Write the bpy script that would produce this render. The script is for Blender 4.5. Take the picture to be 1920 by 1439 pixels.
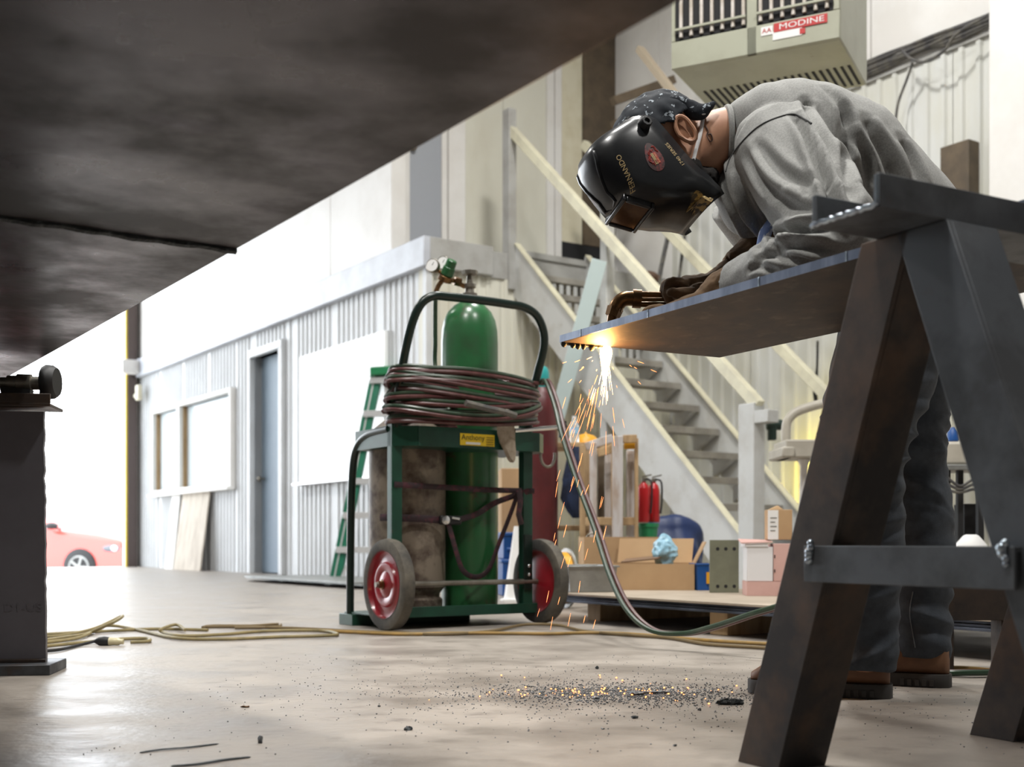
import bpy, bmesh, math, random
from mathutils import Vector, Matrix, noise
from mathutils.bvhtree import BVHTree
from mathutils.kdtree import KDTree
random.seed(7)
for o in list(bpy.data.objects):
    bpy.data.objects.remove(o)
scene = bpy.context.scene
C = scene.collection
PI = math.pi

# ------------------------------------------------------------ camera, world, lamps, exposure
CAMH = 0.33                     # lens height above the shop floor
FPX = 2240.0                    # focal length in pixels of the 1920 px wide frame
cam_d = bpy.data.cameras.new('camera')
cam = bpy.data.objects.new('camera', cam_d); C.objects.link(cam)
cam.location = (0, 0, CAMH); cam.rotation_euler = (PI / 2, 0, 0)
cam_d.sensor_width = 36; cam_d.lens = FPX / 1920 * 36; cam_d.shift_y = 297.5 / 1920
cam_d.clip_start = 0.02; cam_d.clip_end = 300
cam_d.dof.use_dof = True; cam_d.dof.focus_distance = 2.62; cam_d.dof.aperture_fstop = 5.0
scene.camera = cam

world = bpy.data.worlds.new('overcast_sky'); scene.world = world
world.use_nodes = True
bg = world.node_tree.nodes['Background']
bg.inputs['Color'].default_value = (0.90, 0.95, 1.0, 1); bg.inputs['Strength'].default_value = 7.0

scene.view_settings.view_transform = 'Standard'
scene.view_settings.look = 'None'
scene.view_settings.gamma = 1
scene.view_settings.use_curve_mapping = False
scene.view_settings.exposure = 0.0
LAMP_W = 190.0                  # high-bay shop lamps

# ------------------------------------------------------------ directions of the hall
PHI = math.atan2(0.556, 0.831)
HALL = Matrix.Translation((-0.684, 9.575, 0)) @ Matrix.Rotation(PHI, 4, 'Z')   # a: along office end wall, b: along office front
def at(x, y, Y):
    "point seen at photo pixel (x, y) at depth Y"
    return Vector(((x - 960) * Y / FPX, Y, CAMH - (y - 1017) * Y / FPX))

# ------------------------------------------------------------ helpers
def M(name, col, rough=0.6, metal=0.0, col2=None, scale=6.0, lo=0.42, hi=0.62, col3=None, scale3=2.5, lo3=0.55, hi3=0.7,
      bump=0.0, bscale=40.0, bdist=0.01, stretch=None, rough2=None, emit=None, estr=0.0, spec=0.5, alpha=1.0, trans=0.0, coat=0.0, detail=6, wave=None):
    m = bpy.data.materials.new(name); m.use_nodes = True
    nt = m.node_tree; N = nt.nodes; L = nt.links
    p = N['Principled BSDF']
    c4 = lambda c: (c[0], c[1], c[2], 1)
    p.inputs['Base Color'].default_value = c4(col)
    p.inputs['Roughness'].default_value = rough
    p.inputs['Metallic'].default_value = metal
    p.inputs['Specular IOR Level'].default_value = spec
    if alpha < 1: p.inputs['Alpha'].default_value = alpha
    if trans: p.inputs['Transmission Weight'].default_value = trans
    if coat: p.inputs['Coat Weight'].default_value = coat; p.inputs['Coat Roughness'].default_value = 0.12
    if emit:
        p.inputs['Emission Color'].default_value = c4(emit); p.inputs['Emission Strength'].default_value = estr
    tc = None
    def coord():
        nonlocal tc
        if tc is None:
            t = N.new('ShaderNodeTexCoord'); mp = N.new('ShaderNodeMapping')
            L.new(t.outputs['Object'], mp.inputs['Vector'])
            if stretch: mp.inputs['Scale'].default_value = stretch
            tc = mp.outputs['Vector']
        return tc
    cur = None
    def layer(prev, c, sc, l, h):
        n = N.new('ShaderNodeTexNoise'); n.inputs['Scale'].default_value = sc; n.inputs['Detail'].default_value = detail; n.inputs['Roughness'].default_value = 0.62
        L.new(coord(), n.inputs['Vector'])
        r = N.new('ShaderNodeMapRange'); r.inputs['From Min'].default_value = l; r.inputs['From Max'].default_value = h
        L.new(n.outputs['Fac'], r.inputs['Value'])
        mx = N.new('ShaderNodeMix'); mx.data_type = 'RGBA'
        L.new(r.outputs['Result'], mx.inputs['Factor'])
        if prev is None: mx.inputs['A'].default_value = c4(col)
        else: L.new(prev, mx.inputs['A'])
        mx.inputs['B'].default_value = c4(c)
        return mx.outputs['Result'], r.outputs['Result']
    f2 = None
    if col2: cur, f2 = layer(cur, col2, scale, lo, hi)
    if col3: cur, f3 = layer(cur, col3, scale3, lo3, hi3)
    if cur is not None: L.new(cur, p.inputs['Base Color'])
    if rough2 is not None and f2 is not None:
        r = N.new('ShaderNodeMapRange'); r.inputs['To Min'].default_value = rough; r.inputs['To Max'].default_value = rough2
        L.new(f2, r.inputs['Value']); L.new(r.outputs['Result'], p.inputs['Roughness'])
    if bump:
        n = N.new('ShaderNodeTexNoise'); n.inputs['Scale'].default_value = bscale; n.inputs['Detail'].default_value = 4
        L.new(coord(), n.inputs['Vector'])
        b = N.new('ShaderNodeBump'); b.inputs['Strength'].default_value = bump; b.inputs['Distance'].default_value = bdist
        L.new(n.outputs['Fac'], b.inputs['Height']); L.new(b.outputs['Normal'], p.inputs['Normal'])
    return m

WL = {}
def thing(name, label, cat, loc=(0, 0, 0), group=None, kind=None):
    o = bpy.data.objects.new(name, None); C.objects.link(o)
    o.location = loc; o.empty_display_size = 0.05
    WL[o.name] = Vector(loc)
    tag(o, label, cat, group, kind)
    return o
def tag(o, label=None, cat=None, group=None, kind=None):
    if label: o['label'] = label
    if cat: o['category'] = cat
    if group: o['group'] = group
    if kind: o['kind'] = kind
    return o

class B:
    "collects shapes in world metres (through a frame), then links them as one mesh object"
    def __init__(self, frame=None):
        self.v = []; self.f = []; self.frame = frame or Matrix.Identity(4)
    def add(self, vs, fs):
        n = len(self.v)
        self.v += [self.frame @ Vector(p) for p in vs]
        self.f += [tuple(i + n for i in q) for q in fs]
        return self
    def box(self, lo, hi, m=None):
        x0, y0, z0 = lo; x1, y1, z1 = hi
        vs = [(x0,y0,z0),(x1,y0,z0),(x1,y1,z0),(x0,y1,z0),(x0,y0,z1),(x1,y0,z1),(x1,y1,z1),(x0,y1,z1)]
        if m is not None: vs = [m @ Vector(p) for p in vs]
        return self.add(vs, [(0,3,2,1),(4,5,6,7),(0,1,5,4),(1,2,6,5),(2,3,7,6),(3,0,4,7)])
    def cbox(self, c, s, m=None):
        c = Vector(c); h = Vector(s) / 2
        if m is None: return self.box(c - h, c + h)
        return self.box(-h, h, Matrix.Translation(c) @ m)
    def bar(self, p0, p1, w, t, up=(0, 0, 1)):
        "square bar from p0 to p1, w across, t along up"
        p0 = Vector(p0); p1 = Vector(p1); d = (p1 - p0).normalized()
        s = d.cross(Vector(up)).normalized(); u = s.cross(d)
        vs = [p + s * a * w / 2 + u * b * t / 2 for p in (p0, p1) for a, b in ((-1,-1),(1,-1),(1,1),(-1,1))]
        return self.add(vs, [(0,3,2,1),(4,5,6,7),(0,1,5,4),(1,2,6,5),(2,3,7,6),(3,0,4,7)])
    def prism(self, poly, d):
        "closed polygon of 3-D points pushed along vector d"
        n = len(poly); d = Vector(d); poly = [Vector(p) for p in poly]
        vs = poly + [p + d for p in poly]
        nrm = Vector((0, 0, 0))
        for i in range(n): nrm += poly[i].cross(poly[(i + 1) % n])
        fs = [tuple(range(n)), tuple(range(2 * n - 1, n - 1, -1))] + [(i, i + n, (i + 1) % n + n, (i + 1) % n) for i in range(n)]
        if nrm.dot(d) > 0: fs = [tuple(reversed(q)) for q in fs]
        return self.add(vs, fs)
    def loft(self, rings, caps=True, closed=False):
        n = len(rings[0]); vs = [p for r in rings for p in r]; fs = []
        k = len(rings)
        for i in range(k if closed else k - 1):
            j = (i + 1) % k
            for q in range(n):
                fs.append((i*n+q, i*n+(q+1) % n, j*n+(q+1) % n, j*n+q))
        if caps and not closed:
            fs.append(tuple(range(n - 1, -1, -1))); fs.append(tuple((k-1)*n + q for q in range(n)))
        return self.add(vs, fs)
    def tube(self, pts, r, n=10, caps=True, closed=False, flat=None):
        pts = [Vector(p) for p in pts]; k = len(pts)
        rr = r if isinstance(r, (list, tuple)) else [r] * k
        rings = []; ref = None
        for i in range(k):
            if closed: t = pts[(i+1) % k] - pts[i-1]
            else: t = pts[min(i+1, k-1)] - pts[max(i-1, 0)]
            t.normalize()
            if ref is None:
                ref = Vector((0, 0, 1)) if abs(t.z) < 0.9 else Vector((1, 0, 0))
            a = (ref - t * ref.dot(t)).normalized(); b = t.cross(a); ref = a
            w = flat or (1, 1)
            rings.append([pts[i] + (a * math.cos(u) * w[0] + b * math.sin(u) * w[1]) * rr[i] for u in [2 * PI * q / n for q in range(n)]])
        return self.loft(rings, caps, closed)
    def cyl(self, p0, p1, r0, r1=None, n=20):
        return self.tube([p0, p1], [r0, r0 if r1 is None else r1], n)
    def lathe(self, base, axis, prof, n=28, caps=True):
        "profile of (distance along axis, radius)"
        base = Vector(base); ax = Vector(axis).normalized()
        a = (Vector((0, 0, 1)) if abs(ax.z) < 0.9 else Vector((1, 0, 0))); a = (a - ax * a.dot(ax)).normalized(); b = ax.cross(a)
        rings = [[base + ax * h + (a * math.cos(u) + b * math.sin(u)) * r for u in [2 * PI * q / n for q in range(n)]] for h, r in prof]
        return self.loft(rings, caps)
    def ball(self, c, r, n=14, m=None):
        c = Vector(c); r = Vector(r) if not isinstance(r, (int, float)) else Vector((r, r, r))
        rings = []
        for i in range(n + 1):
            th = PI * min(max(i / n, 0.012), 0.988)
            ring = [Vector((r.x * math.sin(th) * math.cos(u), r.y * math.sin(th) * math.sin(u), -r.z * math.cos(th))) for u in [2 * PI * q / (n + 4) for q in range(n + 4)]]
            rings.append([c + ((m @ p) if m is not None else p) for p in ring])
        return self.loft(rings)
    def obj(self, name, mat, parent=None, bevel=0.0, angle=38, smooth=True, seg=2):
        off = Vector((0, 0, 0))
        if parent is not None: off = WL[parent.name]
        me = bpy.data.meshes.new(name)
        me.from_pydata([p - off for p in self.v], [], self.f)
        me.update()
        if smooth:
            me.polygons.foreach_set('use_smooth', [True] * len(me.polygons))
            me.set_sharp_from_angle(angle=math.radians(angle))
        o = bpy.data.objects.new(name, me); C.objects.link(o)
        me.materials.append(mat)
        if parent is not None:
            o.parent = parent
            WL[o.name] = off
        else: WL[o.name] = Vector((0, 0, 0))
        if bevel:
            bv = o.modifiers.new('bevel', 'BEVEL'); bv.width = bevel; bv.segments = seg; bv.limit_method = 'ANGLE'; bv.angle_limit = math.radians(40)
        return o
    def solo(self, name, mat, label, cat, group=None, kind=None, base=None, **kw):
        "a top-level thing made of one mesh, origin at its base"
        lo = Vector((min(p[i] for p in self.v) for i in range(3))); hi = Vector((max(p[i] for p in self.v) for i in range(3)))
        c = Vector(base) if base else Vector(((lo.x + hi.x) / 2, (lo.y + hi.y) / 2, lo.z))
        self.v = [p - c for p in self.v]
        o = self.obj(name, mat, None, **kw)
        o.location = c; WL[o.name] = c
        return tag(o, label, cat, group, kind)

def struct(b, name, mat, label, cat='wall', **kw):
    o = b.obj(name, mat, None, **kw)
    return tag(o, label, cat, None, 'structure')

def smooth_pts(pts, per=8, closed=False):
    "Catmull-Rom through the points"
    P = [Vector(p) for p in pts]; n = len(P); out = []
    rng = range(n) if closed else range(n - 1)
    for i in rng:
        if closed: a, b, c, d = P[i-1], P[i], P[(i+1) % n], P[(i+2) % n]
        else: a, b, c, d = P[max(i-1, 0)], P[i], P[i+1], P[min(i+2, n-1)]
        for k in range(per):
            t = k / per
            out.append(0.5 * ((2*b) + (c-a)*t + (2*a-5*b+4*c-d)*t*t + (3*b-a-3*c+d)*t*t*t))
    if not closed: out.append(P[-1])
    return out

def eval_mesh(o):
    dg = bpy.context.evaluated_depsgraph_get(); dg.update()
    e = o.evaluated_get(dg)
    me = e.to_mesh()
    vs = [v.co.copy() for v in me.vertices]; fs = [tuple(p.vertices) for p in me.polygons]
    e.to_mesh_clear()
    return vs, fs
def remesh(b, voxel, smooth=6, factor=0.5):
    "one continuous skin round all shapes of b (world metres)"
    me = bpy.data.meshes.new('tmp'); me.from_pydata(b.v, [], b.f); me.update()
    o = bpy.data.objects.new('tmp', me); C.objects.link(o)
    md = o.modifiers.new('r', 'REMESH'); md.mode = 'VOXEL'; md.voxel_size = voxel
    if smooth:
        sm = o.modifiers.new('s', 'SMOOTH'); sm.iterations = smooth; sm.factor = factor
    vs, fs = eval_mesh(o)
    bpy.data.objects.remove(o); bpy.data.meshes.remove(me)
    out = B(); out.v = vs; out.f = fs
    return out
def vnormals(b):
    me = bpy.data.meshes.new('tmp'); me.from_pydata(b.v, [], b.f); me.update()
    ns = [v.normal.copy() for v in me.vertices]
    bpy.data.meshes.remove(me)
    return ns
def text_shape(s, size, extrude=0.0):
    cu = bpy.data.curves.new('t', 'FONT'); cu.body = s; cu.size = size; cu.extrude = extrude; cu.align_x = 'CENTER'; cu.align_y = 'CENTER'; cu.resolution_u = 3
    o = bpy.data.objects.new('t', cu); C.objects.link(o)
    vs, fs = eval_mesh(o)
    bpy.data.objects.remove(o); bpy.data.curves.remove(cu)
    return vs, fs
def text_on(b, s, size, origin, ex, ey, off=0.0012, sx=1.0):
    "flat lettering on the plane through origin with axes ex (along the line) and ey (up)"
    ex = Vector(ex).normalized(); ey = Vector(ey).normalized(); n = ex.cross(ey)
    vs, fs = text_shape(s, size)
    b.add([Vector(origin) + ex * p.x * sx + ey * p.y + n * off for p in vs], fs)
    return b
def copy_piece(src, parent, loc=None, rot=None):
    o = src.copy(); C.objects.link(o); o.parent = parent
    if loc is not None: o.location = loc
    if rot is not None: o.rotation_euler = rot
    WL[o.name] = WL.get(src.name, Vector((0, 0, 0)))
    return o

# ------------------------------------------------------------ materials
m_floor = M('concrete_floor', (0.36, 0.322, 0.282), 0.50, 0, (0.225, 0.197, 0.172), 3.0, 0.40, 0.68, (0.19, 0.165, 0.142), 11.0, 0.54, 0.76, bump=0.45, bscale=40, bdist=0.004, rough2=0.30, stretch=(1.0, 1.25, 1.0), detail=10)
m_apron = M('outside_concrete', (0.7, 0.7, 0.68), 0.8, 0, (0.62, 0.62, 0.6), 1.5)
m_white = M('white_painted_sheet', (0.64, 0.66, 0.68), 0.45, 0, (0.56, 0.575, 0.585), 3.0, 0.4, 0.75, bump=0.05, bscale=10)
m_cream = M('cream_painted_sheet', (0.70, 0.69, 0.60), 0.5, 0, (0.60, 0.57, 0.47), 1.6, 0.45, 0.75, stretch=(1, 1, 0.35))
m_yellowed = M('yellowed_painted_sheet', (0.64, 0.65, 0.63), 0.5, 0, (0.55, 0.53, 0.41), 1.3, 0.42, 0.72, stretch=(1, 1, 0.3))
m_panel = M('white_wall_board', (0.82, 0.81, 0.79), 0.5, 0, (0.74, 0.72, 0.69), 1.2)
m_fascia = M('pale_grey_fascia', (0.55, 0.58, 0.64), 0.4, 0, (0.46, 0.48, 0.53), 3)
m_trimc = M('cream_trim', (0.74, 0.70, 0.55), 0.5, 0, (0.66, 0.61, 0.45), 4)
m_grey = M('grey_painted_steel', (0.40, 0.40, 0.385), 0.5, 0, (0.31, 0.30, 0.28), 5, 0.42, 0.7)
m_stair = M('pale_grey_stair_paint', (0.56, 0.57, 0.56), 0.5, 0, (0.45, 0.44, 0.41), 3.5, 0.45, 0.72, (0.25, 0.22, 0.18), 14, 0.68, 0.8)
m_tread = M('worn_grey_tread', (0.36, 0.34, 0.30), 0.6, 0, (0.26, 0.24, 0.21), 6)
m_rail = M('cream_rail_paint', (0.70, 0.67, 0.50), 0.45, 0, (0.58, 0.55, 0.42), 5)
m_bluedoor = M('blue_grey_door', (0.21, 0.28, 0.35), 0.5, 0, (0.18, 0.24, 0.31), 1.5)
m_dark = M('dark_recess', (0.012, 0.012, 0.014), 0.8)
m_brown = M('dark_brown_board', (0.13, 0.095, 0.06), 0.6, 0, (0.08, 0.06, 0.04), 4)
m_board = M('white_gloss_board', (0.93, 0.94, 0.94), 0.25)
m_ply = M('weathered_plywood', (0.62, 0.56, 0.48), 0.8, 0, (0.42, 0.36, 0.30), 3, 0.4, 0.7, stretch=(3, 3, 0.7))
m_glass = M('window_glass', (0.75, 0.85, 0.9), 0.05, 0, spec=0.8)
m_steel = M('mill_scale_steel', (0.105, 0.115, 0.128), 0.45, 0.35, (0.055, 0.058, 0.064), 7, 0.42, 0.62, (0.085, 0.048, 0.028), 4.0, 0.60, 0.78, bump=0.08, bscale=60, bdist=0.002, rough2=0.6)
m_slab = M('rusty_dark_plate', (0.047, 0.041, 0.050), 0.27, 0.65, (0.014, 0.011, 0.012), 3.4, 0.40, 0.60, (0.085, 0.078, 0.094), 7.5, 0.56, 0.72, bump=0.15, bscale=9, bdist=0.004, rough2=0.5, detail=9)
m_web = M('rolled_steel_beam', (0.15, 0.145, 0.165), 0.45, 0.25, (0.12, 0.115, 0.13), 5, 0.4, 0.7, (0.075, 0.05, 0.04), 3.0, 0.62, 0.8, bump=0.06, bscale=80, bdist=0.002)
m_work = M('rusty_work_plate', (0.046, 0.029, 0.020), 0.62, 0.1, (0.020, 0.014, 0.012), 9, 0.42, 0.60, (0.088, 0.064, 0.048), 13, 0.57, 0.70, stretch=(1.6, 1, 1), bump=0.06, bscale=90, bdist=0.002)
m_cutedge = M('flame_cut_edge', (0.24, 0.28, 0.37), 0.35, 0.7, (0.16, 0.19, 0.26), 30, stretch=(1, 1, 0.2))
m_brownsteel = M('brown_steel_leg', (0.062, 0.044, 0.034), 0.45, 0.3, (0.030, 0.026, 0.026), 6, 0.42, 0.60, (0.11, 0.062, 0.036), 4.5, 0.52, 0.72, bump=0.05, bscale=60, bdist=0.002, rough2=0.65)
m_weld = M('bright_weld_bead', (0.45, 0.52, 0.58), 0.3, 0.9, (0.25, 0.28, 0.33), 60, bump=0.5, bscale=120, bdist=0.003)
m_cart = M('dark_green_cart_paint', (0.010, 0.062, 0.037), 0.35, 0.1, (0.007, 0.036, 0.024), 9, 0.4, 0.7, (0.07, 0.06, 0.045), 14, 0.66, 0.75)
m_handle = M('black_green_tube', (0.005, 0.016, 0.012), 0.3, 0.1, (0.035, 0.03, 0.022), 16, 0.6, 0.75)
m_green = M('green_cylinder_paint', (0.022, 0.125, 0.042), 0.28, 0.0, (0.030, 0.085, 0.036), 6, 0.42, 0.68, (0.075, 0.05, 0.035), 15, 0.60, 0.72)
m_acet = M('rusty_cylinder', (0.23, 0.19, 0.145), 0.55, 0.1, (0.08, 0.055, 0.042), 9, 0.44, 0.60, (0.34, 0.30, 0.23), 10, 0.60, 0.75)
m_maroon = M('maroon_cylinder', (0.105, 0.016, 0.018), 0.4, 0, (0.075, 0.013, 0.014), 5)
m_teal = M('teal_cap', (0.02, 0.30, 0.30), 0.35)
m_red = M('red_wheel_disc', (0.30, 0.010, 0.020), 0.3, 0.0, (0.20, 0.012, 0.018), 9, 0.45, 0.7, coat=0.3)
m_dimwall = M('dim_grey_boards', (0.26, 0.26, 0.26), 0.7)
m_tyre = M('dusty_rubber_tyre', (0.050, 0.046, 0.040), 0.8, 0, (0.13, 0.115, 0.09), 10, 0.42, 0.65, bump=0.2, bscale=60, bdist=0.003)
m_black = M('black_rubber', (0.012, 0.012, 0.013), 0.55)
m_iron = M('dull_bare_metal', (0.30, 0.28, 0.24), 0.4, 0.8, (0.20, 0.18, 0.15), 12)
m_chrome = M('bright_metal', (0.65, 0.66, 0.66), 0.2, 1.0)
m_brass = M('worn_brass', (0.24, 0.13, 0.055), 0.3, 0.9, (0.12, 0.07, 0.035), 25, 0.4, 0.7)
m_hose_g = M('green_hose', (0.022, 0.048, 0.026), 0.36, 0, (0.05, 0.068, 0.043), 20, 0.45, 0.7)
m_hose_r = M('red_brown_hose', (0.075, 0.022, 0.022), 0.36, 0, (0.13, 0.055, 0.05), 20, 0.45, 0.7)
m_cord = M('yellow_brown_cord', (0.36, 0.22, 0.06), 0.55, 0, (0.25, 0.17, 0.06), 25, 0.4, 0.7)
m_cordo = M('olive_cord', (0.30, 0.24, 0.11), 0.55, 0, (0.20, 0.17, 0.08), 25, 0.4, 0.7)
m_strap = M('maroon_black_webbing', (0.028, 0.014, 0.018), 0.7, 0, (0.08, 0.02, 0.03), 40, 0.5, 0.6)
m_sticker = M('yellow_sticker', (0.85, 0.60, 0.02), 0.5)
m_ink = M('black_print', (0.015, 0.015, 0.02), 0.6)
m_paper = M('white_label', (0.85, 0.85, 0.84), 0.6)
m_leather = M('grey_suede', (0.40, 0.34, 0.27), 0.9, 0, (0.28, 0.23, 0.17), 30, bump=0.4, bscale=90, bdist=0.004)
m_lgreen = M('green_fibreglass', (0.010, 0.155, 0.085), 0.4, 0, (0.014, 0.13, 0.075), 5)
m_alu = M('aluminium', (0.80, 0.80, 0.80), 0.3, 0.6)
m_wood = M('raw_timber', (0.52, 0.36, 0.20), 0.8, 0, (0.38, 0.25, 0.13), 6, stretch=(4, 4, 0.6))
m_pwood = M('whitewashed_timber', (0.58, 0.55, 0.54), 0.8, 0, (0.42, 0.33, 0.27), 9, 0.42, 0.66, stretch=(3, 3, 0.6))
m_card = M('cardboard', (0.50, 0.33, 0.18), 0.85, 0, (0.45, 0.29, 0.155), 4)
m_card2 = M('dark_cardboard', (0.17, 0.10, 0.055), 0.85)
m_pink = M('pink_carton', (0.66, 0.42, 0.38), 0.8, 0, (0.60, 0.37, 0.33), 6)
m_wbox = M('white_carton', (0.78, 0.78, 0.80), 0.7)
m_blue = M('blue_plastic', (0.010, 0.075, 0.28), 0.4)
m_bag = M('pale_blue_plastic_film', (0.30, 0.55, 0.70), 0.25, 0, (0.42, 0.66, 0.80), 12, alpha=0.85)
m_galv = M('galvanised_sheet', (0.34, 0.35, 0.34), 0.45, 0.5, (0.24, 0.245, 0.235), 9, 0.4, 0.65)
m_olive = M('olive_steel_plate', (0.19, 0.20, 0.14), 0.55, 0.1, (0.15, 0.155, 0.11), 6)
m_extred = M('extinguisher_red', (0.46, 0.012, 0.016), 0.28)
m_gplast = M('green_plastic', (0.015, 0.20, 0.075), 0.4)
m_navy = M('navy_cloth', (0.022, 0.036, 0.085), 0.9, 0, (0.012, 0.016, 0.035), 12)
m_yplast = M('yellow_plastic', (0.75, 0.36, 0.02), 0.4)
m_clear = M('clear_plastic', (0.75, 0.82, 0.86), 0.1, 0, trans=0.6)
m_heater = M('sage_grey_enamel', (0.40, 0.41, 0.32), 0.45, 0, (0.34, 0.34, 0.26), 4, 0.45, 0.7, (0.22, 0.16, 0.09), 9, 0.69, 0.8)
m_heater2 = M('heater_tube', (0.62, 0.58, 0.54), 0.4, 0.3, (0.45, 0.40, 0.34), 12)
m_redlabel = M('red_label', (0.50, 0.028, 0.028), 0.5)
m_cable = M('dusty_cable', (0.060, 0.058, 0.060), 0.6, 0, (0.14, 0.13, 0.11), 18)
m_machine = M('beige_machine_paint', (0.52, 0.49, 0.42), 0.45, 0, (0.42, 0.39, 0.33), 6)
m_plates = M('blue_grey_plate_edge', (0.115, 0.135, 0.18), 0.4, 0.6, (0.05, 0.055, 0.07), 9, 0.4, 0.66, stretch=(1, 1, 6))
m_platetop = M('dusty_plate_top', (0.46, 0.39, 0.31), 0.6, 0.1, (0.36, 0.30, 0.23), 3)
m_slag = M('grey_slag', (0.19, 0.205, 0.22), 0.45, 0.4, (0.05, 0.055, 0.06), 40)
m_slagb = M('black_slag', (0.022, 0.026, 0.028), 0.5, 0.3, (0.08, 0.09, 0.095), 60, 0.55, 0.7, bump=0.8, bscale=90, bdist=0.006)
m_ember = M('glowing_ember', (1.0, 0.4, 0.1), 0.5, emit=(1.0, 0.30, 0.09), estr=4)
m_spark = M('hot_spark', (1, 0.5, 0.2), 0.5, emit=(1.0, 0.30, 0.10), estr=2.6)
m_jet = M('white_hot_spark', (1, 0.7, 0.4), 0.5, emit=(1.0, 0.55, 0.25), estr=9)
m_flame = M('cutting_flame', (1, 0.8, 0.5), 0.5, emit=(1.0, 0.66, 0.28), estr=30)
m_carred = M('red_car_paint', (0.75, 0.09, 0.07), 0.3, coat=0.6)
m_carwhite = M('car_glass', (0.3, 0.36, 0.4), 0.1)

# ============================================================ the hall
b = B(HALL); b.box((-10, -16, -0.25), (9, 7.9, 0)); struct(b, 'floor', m_floor, 'worn beige concrete floor of the workshop', 'floor', smooth=False)
b = B(HALL); b.box((-40, 7.92, -1.05), (30, 70, -0.42)); struct(b, 'outside_ground', m_apron, 'pale concrete yard outside the big doorway', 'ground', smooth=False)
b = B(HALL); b.box((-10.2, -16.2, 7.0), (9.2, 8.1, 7.2)); struct(b, 'ceiling', m_dimwall, 'high grey ceiling of the hall', 'ceiling', smooth=False)
b = B(HALL); b.box((-10.2, -16.2, 0), (-10, 8.1, 7)); struct(b, 'wall_left', m_dimwall, 'grey wall on the left of the hall', smooth=False)
b = B(HALL); b.box((-10.2, -16.2, 0), (9.2, -16, 7)); struct(b, 'wall_back', m_dimwall, 'grey wall behind the photographer', smooth=False)
DO = -8.6      # big doorway in the end wall: from a = DO to a = -0.12
b = B(HALL); b.box((-10, 7.9, 0), (DO, 8.1, 7)); b.box((DO, 7.9, 5.4), (0.0, 8.1, 7)); b.box((-0.12, 7.86, 0), (3.0, 8.1, 7))
struct(b, 'wall_end', m_panel, 'white end wall with the wide open doorway', smooth=False)

# side wall along b at a = AW : ribbed sheets below, white boards above
AW = 2.60
def ribbed(bd, p0, u, length, z0, z1, pitch=0.10, depth=0.014, out=None, w=0.035):
    "one corrugated sheet: p0 start, u direction, ribs stand out along 'out'"
    u = Vector(u); out = Vector(out); p0 = Vector(p0)
    prof = [(0, 0)]; x = 0
    while x + pitch <= length + 1e-6:
        prof += [(x + pitch * 0.30, 0), (x + pitch * 0.30 + w * 0.28, depth), (x + pitch * 0.30 + w, depth), (x + pitch * 0.30 + w * 1.28, 0)]
        x += pitch
    prof.append((length, 0))
    n = len(prof)
    vs = [p0 + u * a + out * d + Vector((0, 0, z0)) for a, d in prof] + [p0 + u * a + out * d + Vector((0, 0, z1)) for a, d in prof]
    fs = [(i, i + 1, n + i + 1, n + i) for i in range(n - 1)]
    if u.cross(Vector((0, 0, 1))).dot(out) < 0: fs = [tuple(reversed(q)) for q in fs]
    bd.add(vs, fs)
    return bd
b = B(HALL); b.box((AW + 0.02, -16, 0), (AW + 0.2, 7.9, 7))
wside = struct(b, 'wall_right', m_panel, 'right side wall of ribbed cream sheets and white boards', smooth=False)
RIBTOP = 3.86
k = -7.0
first = None
while k < 0.0:
    b = B(HALL); ribbed(b, (AW, k, 0), (0, 1, 0), 0.995, 0.0, RIBTOP, 0.142, 0.02, (-1, 0, 0), 0.045)
    b.obj('ribbed_sheet', m_yellowed, wside); k += 1.0
for k0 in (-7.2, -5.97, -4.74, -3.51, -2.28, -1.05, 0.18):
    b = B(HALL); b.box((AW - 0.012, k0, RIBTOP + 0.012), (AW + 0.03, k0 + 1.22, 6.9)); b.obj('wall_board', m_panel, wside, bevel=0.004)
b = B(HALL); b.box((AW - 0.03, -7.2, RIBTOP - 0.02), (AW + 0.02, 0.6, RIBTOP + 0.01)); tag(b.obj('trim_1', m_grey, None), 'thin grey ledge where ribbed sheets meet white boards', 'trim', None, 'structure')

# white building column on the right
b = B(HALL)
b.box((AW - 0.42, -3.92, 0), (AW - 0.40, -3.58, 7)); b.box((AW - 0.02, -3.92, 0), (AW, -3.58, 7)); b.box((AW - 0.40, -3.76, 0), (AW - 0.02, -3.74, 7))
b.box((AW - 0.36, -4.6, 0), (AW - 0.05, -3.92, 7))
tag(b.obj('column', m_panel, None, bevel=0.006), 'tall white steel column at the right edge', 'column', None, 'structure')

# ---------------------------------------------------------------- office block
OL = 7.81; OZ = 2.53; FZ = 2.77
dz = 2.28; DB0, DB1 = 2.95, 3.71
WB0, WB1, WZ0, WZ1 = 4.29, 7.02, 0.99, 1.98
b = B(HALL)
b.box((0.02, 0.02, 0), (0.12, DB0, OZ)); b.box((0.02, DB0, dz), (0.12, DB1, OZ)); b.box((0.02, DB1, 0), (0.12, WB0, OZ))
b.box((0.02, WB0, 0), (0.12, WB1, WZ0)); b.box((0.02, WB0, WZ1), (0.12, WB1, OZ)); b.box((0.02, WB1, 0), (0.12, OL, OZ))
wof = struct(b, 'wall_office_front', m_white, 'ribbed white front wall of the office block', smooth=False)
def sheets(name, segs, mat, parent, **kw):
    for (s0, s1, z0, z1) in segs:
        x = s0
        while x < s1 - 0.01:
            e = min(x + 0.9, s1)
            b = B(HALL); ribbed(b, (0.012, x, 0), (0, 1, 0), e - x - 0.004, z0, z1, out=(-1, 0, 0), **kw); b.obj(name, mat, parent); x = e
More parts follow.
